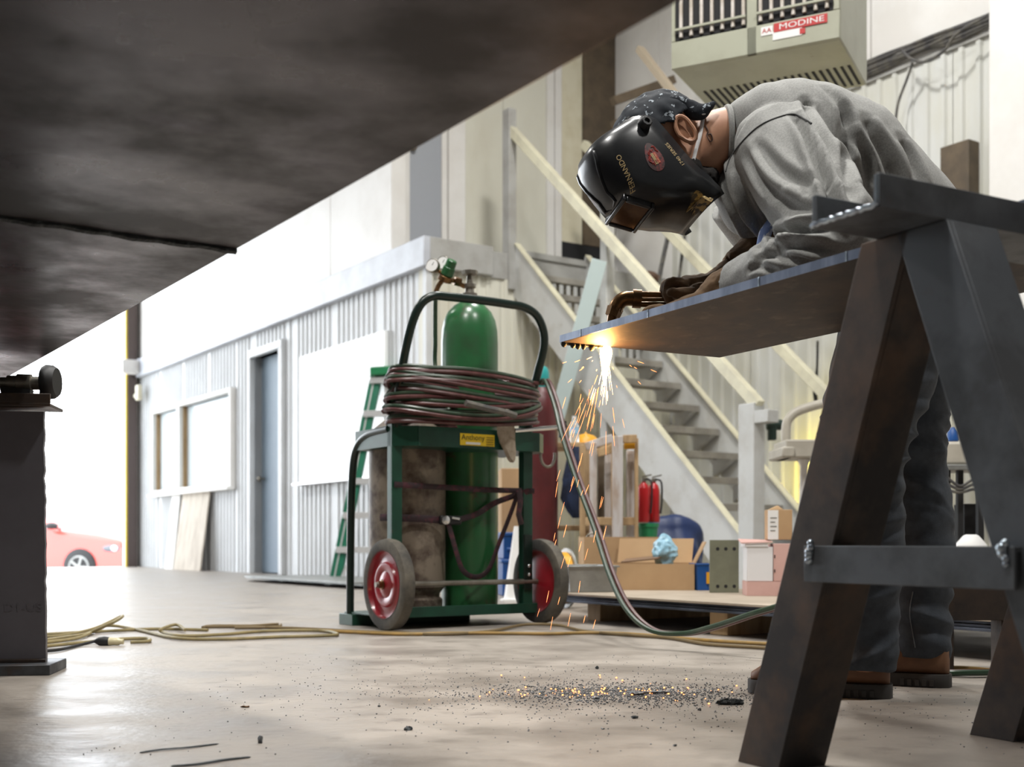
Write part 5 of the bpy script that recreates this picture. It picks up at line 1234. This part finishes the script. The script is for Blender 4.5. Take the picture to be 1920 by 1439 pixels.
f = frm(pt(1147, 1107) + Vector((0, 0.0, 0)), -6)
bx1 = carton('cardboard_box', f, 0.36, 0.26, 0.115, m_card, 'open brown cardboard box with raised flap on the plate stack', flaps=(((0.36, 0.0, 0.115), (0.36, 0.26, 0.115), (0.5, 0.1, 1), 0.11), ((0.02, 0.26, 0.115), (0.36, 0.26, 0.115), (0.1, 0.4, 1), 0.12), ((0, 0.0, 0.115), (0, 0.26, 0.115), (-1, 0, 0.35), 0.05)))
b = B(f); b.prism([(0.361, 0.06, 0.02), (0.361, 0.17, 0.05), (0.361, 0.2, 0.085), (0.361, 0.10, 0.05)], (0.004, 0, 0)); b.obj('torn_patch', m_card, bx1)
b = B(f); b.prism([(0.04, 0.02, 0.118), (0.20, 0.02, 0.135), (0.25, 0.2, 0.150), (0.06, 0.2, 0.130)], (0, 0, 0.006)); b.solo('dark_card_sheet', m_card2, 'dark folded card sheet lying in the open cardboard box', 'card')
b = B(); bp = f @ Vector((0.23, 0.13, 0.16))
b.ball(bp, (0.055, 0.05, 0.065), 14); bg_ = remesh(b, 0.006, 2); ns = vnormals(bg_); bg_.v = [p + n * (0.022 * noise.noise(p * 22) + 0.010 * noise.noise(p * 60)) + Vector((0, 0, 0.35 * max(0, p.z - bp.z) * max(0, 0.6 - abs(p.x - bp.x) * 12))) for p, n in zip(bg_.v, ns)]
bg_.solo('plastic_bag', m_bag, 'crumpled pale blue plastic bag in the open cardboard box', 'plastic bag', angle=25)
f2 = frm(Vector((0.335, 5.57, TOPZ)), 4)
carton('cardboard_box', f2, 0.39, 0.2, 0.235, m_card, 'long plain cardboard box behind the open one', lid=True)
# grey trough
tr0 = Vector((0.235, 5.02, TOPZ))
b = B(frm(tr0, 12)); rings = []
for z, g in ((0.001, 0.0), (0.105, 0.012), (0.105, 0.02), (0.112, 0.02), (0.112, 0.008), (0.01, -0.004)):
    rings.append([Vector((x * (0.095 + g) + 0.1, y * (0.14 + g) + 0.12, z)) for x, y in ((-1, -1), (1, -1), (1, 1), (-1, 1))])
b.loft(rings); b.solo('metal_trough', m_galv, 'grey metal trough on the plates beside the cart wheel', 'trough', bevel=0.002)
# blue bin, drilled plate, white and pink cartons
b = B(frm(pt(1311, 1109) + Vector((0.0, 0.06, 0)), 5)); rings = []
for z, g in ((0, 0), (0.11, 0.004), (0.11, 0.008), (0.118, 0.008), (0.118, 0.002), (0.01, -0.004)):
    rings.append([Vector((x * (0.035 + g) + 0.037, y * (0.06 + g) + 0.06, z)) for x, y in ((-1, -1), (1, -1), (1, 1), (-1, 1))])
b.loft(rings); bb_ = b.solo('blue_bin', m_blue, 'small blue plastic bin to the right of the open cardboard box', 'bin', bevel=0.003)
b = B(frm(pt(1311, 1109) + Vector((0.0, 0.06, 0)), 5)); b.box((0.04, -0.008, 0.03), (0.055, -0.004, 0.08)); b.obj('yellow_mark', m_yplast, bb_)
dp0 = pt(1331, 1112); sc_ = dp0.y / FPX
b = B(frm(dp0, 3)); W_, H_ = 55 * sc_, 99 * sc_
dpl = b.box((0, 0, 0.0003), (W_, 0.012, H_)).solo('drilled_plate', m_olive, 'olive steel plate with six bolt holes standing on the stack', 'steel plate', bevel=0.001)
for r in (0.12, 0.83):
    for c_ in (0.27, 0.55, 0.84):
        b = B(frm(dp0, 3)); b.lathe((W_ * c_, -0.0006, H_ * r), (0, 1, 0), [(0, 0.0075), (0.002, 0.0075)], 14); b.obj('bolt_hole', m_dark, dpl)
pk = pt(1400, 1118); s2 = pk.y / FPX
carton('white_box', frm(pk + Vector((0, 0, 0)), -4), 78 * s2, 0.14, 27 * s2, m_pink, 'low pink carton under the white carton', lid=True)
b = B(frm(pk + Vector((0, 0, 0)), -4)); b.box((0.001, 0.004, 27 * s2 + 0.001), (49 * s2, 0.13, 92 * s2)); b.box((-0.006, 0.0, 92 * s2), (40 * s2, 0.135, 98 * s2)); wb_ = b.solo('white_carton', m_wbox, 'white carton stacked on the low pink carton', 'box', bevel=0.002)
b = B(frm(pk, -4)); b.prism([(-0.022, -0.004, 98 * s2), (0.10, -0.004, 100 * s2), (0.10, 0.1, 103 * s2), (-0.022, 0.1, 105 * s2)], (0, 0, 0.005)); b.obj('lid_flap', m_pink, wb_)
b = B(frm(pk, -4)); b.box((50 * s2, 0.002, 27 * s2 + 0.001), (100 * s2, 0.16, 98 * s2)); pb_ = b.solo('pink_carton', m_pink, 'tall pink carton beside the white carton', 'box', bevel=0.002)
for q in range(2):
    b = B(frm(pk, -4)); b.box((51 * s2, 0.0, (44 + 27 * q) * s2), (53 * s2, 0.003, (50 + 27 * q) * s2)); b.obj('print_mark', m_ink, pb_)
b = B(frm(pk, -4)); b.box((41 * s2, 0.02, 105.5 * s2), (86 * s2, 0.12, 162 * s2)); b.prism([(43 * s2, 0.02, 162 * s2), (70 * s2, 0.02, 162 * s2), (60 * s2, 0.03, 170 * s2)], (0, 0.05, 0)); tb_ = b.solo('small_carton', m_card, 'small brown carton with a white label on top of the pink cartons', 'box', bevel=0.002)
b = B(frm(pk, -4)); b.box((40.5 * s2, 0.018, 106 * s2), (60 * s2, 0.0199, 161 * s2)); b.obj('paper_label', m_paper, tb_)
for q in range(4):
    b = B(frm(pk, -4)); b.box((45 * s2, 0.0165, (122 + 8 * q) * s2), ((54 + q % 2 * 3) * s2, 0.0179, (123.3 + 8 * q) * s2)); b.obj('label_line', m_cable, tb_)

# ============================================================ things on the floor behind the stack
# maroon cylinder with teal cap
mc = Vector(((1015 - 960) * 7.0 / FPX, 7.0, 0))
mo = thing('maroon_cylinder', 'tall maroon gas cylinder with teal cap behind the cart', 'gas cylinder', tuple(mc))
b = B(); b.lathe(mc, (0, 0, 1), [(0, 0.09), (0.02, 0.097), (1.10, 0.097), (1.16, 0.092), (1.21, 0.072), (1.235, 0.045), (1.25, 0.04)], 36); b.obj('bottle', m_maroon, mo)
b = B(); b.lathe(mc + Vector((0, 0, 1.225)), (0, 0, 1), [(0, 0.042), (0.01, 0.048), (0.10, 0.046), (0.125, 0.036), (0.14, 0.015)], 20); b.obj('cap', m_teal, mo)
# wire reel
rc = at(1045, 1045, 6.0); rc.z = 0.15
rl = thing('wire_reel', 'wire reel with dark flange and yellow winding behind the right cart wheel', 'reel', (rc.x, rc.y, 0))
b = B(); b.lathe(rc + Vector((-0.11, -0.03, 0)), (0.95, 0.3, 0), [(0, 0.05), (0, 0.15), (0.012, 0.15), (0.012, 0.09), (0.16, 0.09), (0.16, 0.15), (0.172, 0.15), (0.172, 0.05)], 36); b.obj('spool', m_galv, rl)
b = B(); b.lathe(rc + Vector((-0.11, -0.03, 0)), (0.95, 0.3, 0), [(0.013, 0.09), (0.013, 0.125), (0.159, 0.13), (0.159, 0.09)], 36, caps=False); b.obj('winding', m_yplast, rl)
# galvanised tub
tb0 = Vector(((1145 - 960) * 6.1 / FPX, 6.1, 0))
tub = thing('galvanised_tub', 'oval galvanised tub standing in front of the timber crate', 'tub', tuple(tb0))
b = B()
rings = []
for z, g in ((0.0, 0.84), (0.335, 1.0), (0.345, 1.03), (0.35, 1.0), (0.34, 0.97), (0.02, 0.80)):
    rings.append([tb0 + Vector((0.135 * g * math.cos(q), 0.10 * g * math.sin(q), z)) for q in [k * 2 * PI / 32 for k in range(32)]])
b.loft(rings); b.obj('body', m_galv, tub)
b = B(); b.tube([tb0 + Vector((-0.10 + 0.03 * math.cos(q), -0.08, 0.34 + 0.035 * math.sin(q))) for q in [k * PI / 8 for k in range(9)]], 0.005, 8); b.obj('handle', m_iron, tub)
# timber crate, each slat its own part
cp = lambda x, y, Y=6.7: at(x, y, Y)
cr = thing('timber_crate', 'tall slatted crate of whitewashed timber under the stairs', 'crate', (0.54, 6.75, 0))
def slat(x0, x1, y0, Y, mat, th=0.03, zb=0.0):
    a = cp(x0, y0, Y); c = cp(x1, y0, Y); b = B(); b.box((a.x, Y, zb), (c.x, Y + th, a.z)); b.obj('slat', mat, cr, bevel=0.003)
slat(1087, 1098, 834, 6.86, m_wood); slat(1106, 1119, 830, 6.74, m_pwood); slat(1121, 1134, 852, 6.95, m_brown); slat(1135, 1146, 846, 6.80, m_pwood)
slat(1149, 1168, 818, 6.62, m_pwood, 0.05); slat(1175, 1190, 845, 6.80, m_pwood); slat(1191, 1197, 822, 6.70, m_wood, 0.06)
for (x0, y0, x1, y1, Y, mt) in ((1098, 838, 1149, 822, 6.78, m_pwood), (1120, 850, 1150, 842, 6.70, m_wood), (1098, 978, 1195, 978, 6.76, m_wood), (1168, 824, 1194, 823, 6.66, m_wood), (1170, 835, 1194, 835, 6.72, m_yplast)):
    b = B(); b.bar(cp(x0, y0, Y), cp(x1, y1, Y), 0.03, 0.045); b.obj('rail', mt, cr, bevel=0.003)
# wooden rack with shelf, behind maroon cylinder
rk = thing('wooden_rack', 'low wooden rack with open shelves behind the maroon cylinder', 'rack', (0.42, 7.25, 0))
z_r = cp(0, 832, 7.2).z
b = B(); b.box((0.18, 7.14, z_r - 0.03), (0.62, 7.45, z_r)); b.obj('top_board', m_wood, rk, bevel=0.003)
b = B(); b.box((0.18, 7.14, 0.40), (0.62, 7.45, 0.43)); b.obj('shelf', m_wood, rk, bevel=0.003)
for x in (0.20, 0.43, 0.58):
    b = B(); b.box((x, 7.15, 0), (x + 0.04, 7.19, z_r - 0.03)); b.obj('leg', m_wood, rk, bevel=0.003)
    b = B(); b.box((x, 7.40, 0), (x + 0.04, 7.44, z_r - 0.03)); b.obj('leg', m_wood, rk, bevel=0.003)
# bottle, hard hat, jacket
bt = cp(1077, 832, 7.2); bt.z = z_r
b = B(); b.lathe(bt, (0, 0, 1), [(0, 0.022), (0.004, 0.029), (0.05, 0.029), (0.055, 0.027), (0.10, 0.029), (0.125, 0.020), (0.145, 0.012), (0.15, 0.012)], 20); wbt = b.solo('water_bottle', m_clear, 'clear plastic water bottle on the wooden rack', 'bottle')
b = B(); b.lathe(bt + Vector((0, 0, 0.15)), (0, 0, 1), [(0, 0.013), (0.014, 0.013)], 14); b.obj('cap', m_paper, wbt)
b = B(); b.lathe(bt + Vector((0, 0, 0.056)), (0, 0, 1), [(0, 0.0295), (0.038, 0.0295)], 20, caps=False); b.obj('label_band', M('pale_blue_band', (0.35, 0.62, 0.85), 0.5), wbt)
hh = cp(1092, 832, 7.28); hh.z = z_r
b = B(); b.lathe(hh + Vector((0.02, 0, 0)), (0, 0, 1), [(0.0, 0.098), (0.006, 0.10), (0.009, 0.085), (0.03, 0.078), (0.055, 0.05), (0.065, 0.015)], 24); b.tube([hh + Vector((0.02, 0.075 * math.cos(q), 0.01 + 0.062 * math.sin(q))) for q in [k * PI / 10 for k in range(11)]], 0.006, 6)
b.solo('hard_hat', m_yplast, 'yellow hard hat on the wooden rack beside the bottle', 'helmet')
b = B(); rings = []
for (x, y, w, d) in ((1066, 838, 0.035, 0.03), (1070, 862, 0.05, 0.05), (1064, 900, 0.058, 0.055), (1062, 935, 0.055, 0.05), (1070, 960, 0.040, 0.04), (1072, 972, 0.02, 0.02)):
    c_ = cp(x + 9, y, 7.02); rings.append([c_ + Vector((w * math.cos(q) * (1 + 0.2 * math.sin(5 * q + y)), d * 0.6 * math.sin(q) * (1 + 0.25 * math.cos(4 * q)), 0)) for q in [k * 2 * PI / 24 for k in range(24)]])
b.loft(rings); b.solo('hanging_jacket', m_navy, 'navy jacket hanging from the front of the wooden rack', 'jacket')
# two fire extinguishers on green buckets
for i, (x, lab) in enumerate(((1207, 'left one of the two red fire extinguishers under the stairs'), (1226, 'right one of the two red fire extinguishers, behind the stringer'))):
    ep = cp(x, 980, 6.9 + 0.06 * i); eo = thing('fire_extinguisher', lab, 'extinguisher', tuple(ep), 'fire extinguishers under the stairs')
    b = B(); b.lathe(ep, (0, 0, 1), [(0, 0.03), (0.006, 0.034), (0.19, 0.034), (0.215, 0.026), (0.228, 0.012), (0.24, 0.011)], 24); b.obj('cylinder', m_extred, eo)
    b = B(); b.lathe(ep + Vector((0, 0, 0.236)), (0, 0, 1), [(0, 0.014), (0.02, 0.014)], 12); b.bar(ep + Vector((-0.01, 0, 0.262)), ep + Vector((0.045, 0, 0.275)), 0.012, 0.008); b.obj('valve_handle', m_iron, eo)
    b = B(); b.tube(smooth_pts([ep + Vector((0.012, -0.01, 0.25)), ep + Vector((0.04, -0.03, 0.23)), ep + Vector((0.042, -0.03, 0.12)), ep + Vector((0.036, -0.02, 0.05))], 6), 0.006, 8); b.obj('hose', m_black, eo)
zb = cp(0, 980, 6.9).z
nb_ = 5
for k in range(nb_):
    c_ = cp(1215, 980, 6.94); h_ = (zb - 0.002) / nb_
    b = B(); b.lathe(Vector((c_.x, c_.y, k * h_)), (0, 0, 1), [(0, 0.052), (h_ * 0.7, 0.058), (h_ * 0.72, 0.064), (h_ * 0.97, 0.064)], 24)
    b.solo('green_tub', m_gplast, ['lowest', 'second', 'third', 'fourth', 'topmost'][k] + ' green plastic tub in the stack under the extinguishers', 'tub', 'green tubs stacked under the stairs')
# blue tarp heap under the stairs
b = B(); tp0 = cp(1262, 1000, 7.4); b.ball(Vector((tp0.x, 7.4, 0.22)), (0.20, 0.16, 0.30), 16); tm = remesh(b, 0.012, 2); ns = vnormals(tm)
tm.v = [p + n * 0.05 * noise.noise(p * 7) for p, n in zip(tm.v, ns)]; tm.v = [Vector((p.x, p.y, max(p.z, 0.0))) for p in tm.v]
tm.solo('blue_tarp', M('navy_tarp', (0.008, 0.025, 0.10), 0.5), 'dark blue tarpaulin heap under the stair stringer', 'tarpaulin', angle=180)
# blue bins and carton between cart and maroon cylinder
b = B(frm(cp(942, 1000, 7.3) * Vector((1, 1, 0)), 8)); b.box((0, 0, 0), (0.16, 0.22, 0.22)); b.box((-0.008, -0.008, 0.20), (0.168, 0.228, 0.225)); b.solo('blue_crate', m_blue, 'lower blue plastic crate seen between cart and maroon cylinder', 'crate', bevel=0.006)
b = B(frm(cp(944, 1000, 7.33) * Vector((1, 1, 0)) + Vector((0, 0, 0.226)), 12)); b.box((0, 0, 0), (0.15, 0.20, 0.16)); b.box((-0.008, -0.008, 0.14), (0.158, 0.208, 0.165)); b.box((0.02, -0.012, 0.05), (0.13, 0, 0.07)); b.solo('blue_crate', m_blue, 'upper blue plastic crate on top of the other blue crate', 'crate', bevel=0.006)
b = B(frm(cp(940, 1000, 7.6) * Vector((1, 1, 0)), 5)); b.box((0, 0, 0), (0.22, 0.25, 0.80)); b.solo('tall_carton', m_card, 'tall brown carton behind the blue crates', 'box', bevel=0.004)
b = B(); b.lathe(cp(968, 1010, 6.75) * Vector((1, 1, 0)) + Vector((0, 0, 0)), (0, 0, 1), [(0, 0.09), (0.01, 0.09), (0.012, 0.07), (0.42, 0.012)], 20); b.solo('white_cone', m_paper, 'pale cone standing beside the blue crates', 'cone')
# machine with curved beige tube, right of the stairs
mh = thing('shop_machine', 'beige shop machine with a bent tube arm behind the sawhorse leg', 'machine', tuple(at(1510, 1000, 5.6) * Vector((1, 1, 0))))
b = B(); b.tube(smooth_pts([at(1474, 850, 5.6), at(1474, 800, 5.6), at(1484, 780, 5.6), at(1505, 768, 5.6), at(1545, 757, 5.6), at(1600, 750, 5.6)], 8), 0.022, 14); b.obj('tube_arm', m_machine, mh)
b = B(); p0, p1 = at(1460, 860, 5.55), at(1640, 826, 5.55); b.box((p0.x + 0.02, 5.5, p0.z), (p1.x, 5.75, p1.z)); b.box((p0.x, 5.48, p0.z), (p0.x + 0.06, 5.77, p0.z + 0.05)); b.obj('head', m_machine, mh, bevel=0.008)
b = B(); q = at(1507, 862, 5.6); b.lathe(Vector((q.x, 5.6, 0)), (0, 0, 1), [(0, 0.12), (0.02, 0.12), (0.03, 0.022), (q.z - 0.03, 0.018), (q.z - 0.01, 0.026), (q.z, 0.026)], 18); b.obj('post', m_panel, mh)
b = B(); q = at(1600, 860, 5.65); b.box((q.x - 0.08, 5.55, 0), (q.x + 0.10, 5.74, q.z)); b.obj('pedestal', m_dark, mh, bevel=0.005)
# clutter seen through the sawhorse at the right of the worker's knees
cl = thing('bench_grinder', 'old bench machine with beige housing and dark frame right of the worker\'s knees', 'machine', tuple(at(1810, 1000, 4.9) * Vector((1, 1, 0))))
Yc = 4.9
p0, p1 = at(1770, 872, Yc), at(1850, 828, Yc); b = B(); b.box((p0.x, Yc, p0.z), (p1.x, Yc + 0.2, p1.z)); b.obj('housing', m_machine, cl, bevel=0.012)
b = B(); p0 = at(1772, 882, Yc); b.box((p0.x - 0.02, Yc - 0.02, p0.z), (p1.x + 0.03, Yc + 0.22, p0.z + 0.022)); b.obj('table', m_galv, cl, bevel=0.003)
for x in (1776, 1800, 1838):
    q = at(x, 882, Yc); b = B(); b.box((q.x, Yc + 0.02, 0), (q.x + 0.022, Yc + 0.05, q.z)); b.obj('leg', m_black, cl)
b = B(); q0, q1 = at(1808, 1040, Yc + 0.08), at(1846, 945, Yc + 0.08); b.box((q0.x, Yc + 0.08, 0.0), (q1.x, Yc + 0.2, q1.z)); b.obj('cabinet', m_black, cl, bevel=0.004)
b = B()
for k in range(3): b.tube(smooth_pts([at(1775, 895 + 12 * k, Yc - 0.02), at(1800, 912 + 6 * k, Yc - 0.03), at(1825, 900 + 9 * k, Yc - 0.02), at(1845, 905 + 8 * k, Yc)], 6), 0.006, 6)
ho = b.obj('cable_loops', m_cable, cl); ho['kind'] = 'stuff'
b = B(); q = at(1818, 1005, Yc - 0.1); b.lathe(Vector((q.x - 0.01, Yc - 0.14, 0)), (0, 0, 1), [(0, 0.06), (0.01, 0.065), (0.24, 0.072), (0.32, 0.06), (0.355, 0.03), (0.36, 0.02)], 20); b.solo('white_jug', m_paper, 'white plastic jug on the floor beside the worker\'s right knee', 'jug')
q = at(1790, 828, Yc + 0.05); b = B(); b.lathe(Vector((q.x, Yc + 0.07, q.z)), (0, 0, 1), [(0, 0.02), (0.005, 0.024), (0.04, 0.022), (0.055, 0.010), (0.06, 0.009)], 14); b.solo('blue_spray_bottle', m_blue, 'small blue bottle on the beige machine housing', 'bottle')
q = at(1804, 828, Yc + 0.05); b = B(); b.ball(Vector((q.x + 0.012, Yc + 0.06, q.z + 0.022)), (0.024, 0.02, 0.022), 8); b.ball(Vector((q.x + 0.002, Yc + 0.06, q.z + 0.045)), (0.012, 0.012, 0.012), 8); b.solo('white_rag', m_paper, 'small white rag on the beige machine housing', 'rag')
# dark bracket and timber below the cross rail
b = B(); q0, q1 = at(1760, 1180, 3.0), at(1850, 1098, 3.0); b.box((q0.x, 2.98, q0.z), (q0.x + 0.008, 3.12, q1.z)); b.box((q0.x + 0.008, 3.02, q0.z + 0.02), (q1.x + 0.10, 3.12, q1.z))
b.box((q0.x + 0.02, 3.03, 0.0), (q0.x + 0.05, 3.10, q0.z + 0.02)); b.box((q1.x + 0.05, 3.03, 0.0), (q1.x + 0.08, 3.10, q0.z + 0.02))
b.solo('dark_bracket', m_brownsteel, 'dark steel bracket standing behind the sawhorse cross rail', 'bracket', bevel=0.002)

# ============================================================ fire, sparks and slag
FP = WA + Q * 0.118 + P * 0.004
fl_ = thing('cutting_flame', 'bright orange cutting flame under the plate edge', 'flame', tuple(FP))
b = B(); b.lathe(FP + Vector((0, 0, 0.003)), (-0.05, -0.03, -1), [(0, 0.006), (0.008, 0.013), (0.02, 0.014), (0.04, 0.010), (0.065, 0.006), (0.09, 0.002)], 16); b.obj('flame_core', m_flame, fl_)
ld_o = bpy.data.lights.new('flame_light', 'POINT'); ld_o.energy = 4.0; ld_o.color = (1.0, 0.45, 0.12); ld_o.shadow_soft_size = 0.02
lo = bpy.data.objects.new('flame_light', ld_o); C.objects.link(lo); lo.parent = fl_; lo.location = (-0.012, -0.012, -0.032)
random.seed(17)
b = B()
def sliver(p, d, L_, r):
    d = d.normalized(); b.tube([p, p + d * L_ * 0.5, p + d * L_], [r * 0.4, r, r * 0.3], 4)
for i in range(20):      # dense jet close to the cut
    an = random.gauss(-0.10, 0.13); dy = random.gauss(0, 0.13); d = Vector((math.sin(an), dy, -1))
    s = random.uniform(0.01, 0.09); sliver(FP + Vector((0, 0, -0.01)) + d.normalized() * s, d, random.uniform(0.02, 0.05), random.uniform(0.0004, 0.0009))
tag(b.obj('spark_jet', m_jet), 'white-hot jet of sparks right under the cutting flame', 'sparks', None, 'stuff')
b = B()
for i in range(26):      # orange streamers leaving the jet
    an = random.gauss(-0.22, 0.28); d = Vector((math.sin(an), random.gauss(0, 0.25), -1)); s = random.uniform(0.05, 0.18)
    sliver(FP + Vector((0, 0, -0.01)) + d.normalized() * s, d, random.uniform(0.02, 0.06), random.uniform(0.0004, 0.0008))
for i in range(18):      # sparks flung sideways near the edge
    an = random.uniform(-1.3, 1.1); d = Vector((math.sin(an), random.gauss(0, 0.3), -abs(math.cos(an)) * 0.7))
    s = random.uniform(0.03, 0.13); sliver(FP + Vector((0, 0, -0.008)) + d * s, d, random.uniform(0.004, 0.016), random.uniform(0.0005, 0.0010))
for i in range(44):      # falling sparks, drifting to the left
    t = random.uniform(0.10, 0.62); x0 = -0.03 - 0.17 * t * random.random() + random.gauss(0.0, 0.02 + 0.03 * t); d = Vector((-0.26 + random.gauss(0, 0.07), random.gauss(0, 0.1), -1))
    sliver(FP + Vector((x0, random.gauss(0, 0.04), -t)), d, random.uniform(0.012, 0.036), random.uniform(0.0004, 0.0008))
tag(b.obj('sparks', m_spark), 'orange sparks drifting down from the cut to the floor', 'sparks', None, 'stuff')
def chunk(p, r, seed, flat=0.6):
    vs = []; n1, n2 = 4, 6
    rings = []
    for i in range(n1 + 1):
        th = PI * (0.12 + 0.76 * i / n1)
        rings.append([p + Vector((r * math.sin(th) * math.cos(u) * (1 + 0.45 * noise.noise(Vector((seed, i, q * 1.7)))), r * math.sin(th) * math.sin(u) * (1 + 0.45 * noise.noise(Vector((seed + 9, i, q)))), r * flat * (1 - math.cos(th)) * 0.9)) for q, u in enumerate([2 * PI * k / n2 for k in range(n2)])])
    b.loft(rings)
b = B(); pc = Vector((0.215, 2.60, 0))
for i in range(5200):
    rr = random.random()
    if rr < 0.55: p = pc + Vector((random.gauss(0.02, 0.14), random.gauss(0, 0.085), 0)); r = random.uniform(0.0006, 0.0024)
    elif rr < 0.85: p = pc + Vector((random.gauss(0.02, 0.32), random.gauss(0, 0.22), 0)); r = random.uniform(0.0005, 0.0018)
    else: p = pc + Vector((random.uniform(-0.9, 0.7), random.uniform(-0.75, 0.9), 0)); r = random.uniform(0.0005, 0.0017)
    chunk(p, r, i * 0.37, 0.7)
tag(b.obj('slag_granules', m_slag), 'fine grey slag granules scattered on the floor under the cut', 'slag', None, 'stuff')
b = B()
for i in range(110):
    p = pc + Vector((random.gauss(-0.02, 0.13), random.gauss(0.0, 0.05), 0.0015)) if i < 90 else pc + Vector((random.uniform(-0.4, 0.3), random.uniform(-0.2, 0.35), 0.0015))
    chunk(p, random.uniform(0.0008, 0.0024), i, 0.8)
tag(b.obj('embers', m_ember), 'small glowing orange embers on the floor below the cut', 'embers', None, 'stuff')
# larger slag lumps, one by one
def lump(x, y, rx, label, mat=m_slagb, h=0.6, long=1.0, grp='slag lumps on the floor'):
    p = fl(x, y, 0.0); bb_ = B(); bb_.ball(p + Vector((0, 0, rx * h * 0.7)), (rx * long, rx, rx * h), 10)
    bb_.v = [Vector((q.x + rx * 0.6 * noise.noise(q * 150), q.y + rx * 0.6 * noise.noise(q * 150 + Vector((7, 0, 0))), max(0.0, q.z + rx * 0.5 * noise.noise(q * 170)))) for q in bb_.v]
    bb_.solo('slag_lump', mat, label, 'slag', grp, angle=30)
lump(1368, 1322, 0.0085, 'long black curl of slag near the left sawhorse foot', long=3.4, h=0.9)
lump(1228, 1302, 0.007, 'flat crusty slag patch right of the glowing embers', m_slag, long=4.5)
lump(1192, 1305, 0.008, 'grey crusty slag lump beside the embers', m_slag, long=2.2)
lump(1118, 1312, 0.006, 'round dark slag lump in front of the embers', m_slag, long=1.6)
lump(765, 1370, 0.0058, 'dark grey pebble of slag in the middle foreground', long=1.5)
lump(488, 1394, 0.005, 'upright pale pebble of slag in the left foreground', m_slag, h=1.6)
lump(460, 1327, 0.0055, 'flat rusty chip on the floor left of centre', m_card2, h=0.35, long=1.7)
lump(1190, 1348, 0.0048, 'small black chip below the slag pile', h=0.7, long=1.5)
lump(1120, 1255, 0.005, 'lone black slag pebble behind the pile', h=0.9)
lump(711, 1326, 0.0036, 'tiny black chip left of the slag field')
lump(1130, 1368, 0.004, 'small grey chip in front of the slag pile', m_slag)
lump(1312, 1333, 0.0045, 'rounded dark pebble by the black slag curl')
lump(1265, 1400, 0.0034, 'tiny dark pebble far in front of the slag pile')
b = B(); b.tube(smooth_pts([fl(262, 1412, 0.001), fl(300, 1406, 0.002), fl(350, 1402, 0.002), fl(410, 1395, 0.001)], 6), [0.0015] + [0.004] * 17 + [0.001], 6, flat=(0.3, 1)); b.solo('floor_scrap', m_slagb, 'thin dark strip lying on the floor at bottom left', 'scrap')
b = B(); b.tube(smooth_pts([fl(320, 1437, 0.001), fl(370, 1433, 0.002), fl(420, 1425, 0.002), fl(470, 1420, 0.001)], 6), [0.0015] + [0.005] * 17 + [0.001], 6, flat=(0.3, 1)); b.solo('floor_scrap', m_slagb, 'lowest thin dark strip on the floor near the bottom edge', 'scrap')
# added lamp, hidden behind the worker, to light the wall yellow
wl = HALL @ Vector((AW - 0.5, -2.1, 0.75))
wlo = thing('added_yellow_lamp', 'small yellow lamp on a stand, added out of sight to tint the wall', 'lamp', (wl.x, wl.y, 0))
b = B(); b.cyl((wl.x, wl.y, 0), (wl.x, wl.y, wl.z - 0.05), 0.012, n=10); b.lathe((wl.x, wl.y, 0), (0, 0, 1), [(0, 0.11), (0.012, 0.11), (0.02, 0.02)], 18); b.obj('stand', m_black, wlo)
b = B(); b.lathe(wl - Vector((D2.x, D2.y, 0)) * 0.05, D2, [(0, 0.03), (0.01, 0.05), (0.06, 0.075), (0.062, 0.07)], 20, caps=False); b.obj('reflector', m_yplast, wlo)
ly = bpy.data.lights.new('added_yellow_light', 'SPOT'); ly.energy = 60; ly.color = (1.0, 0.80, 0.12); ly.spot_size = math.radians(140); ly.spot_blend = 0.8; ly.shadow_soft_size = 0.05
lo = bpy.data.objects.new('added_yellow_light', ly); C.objects.link(lo); lo.parent = wlo; lo.location = (0, 0, wl.z); lo.rotation_euler = Vector((D2.x, D2.y, 0.1)).to_track_quat('-Z', 'Y').to_euler()
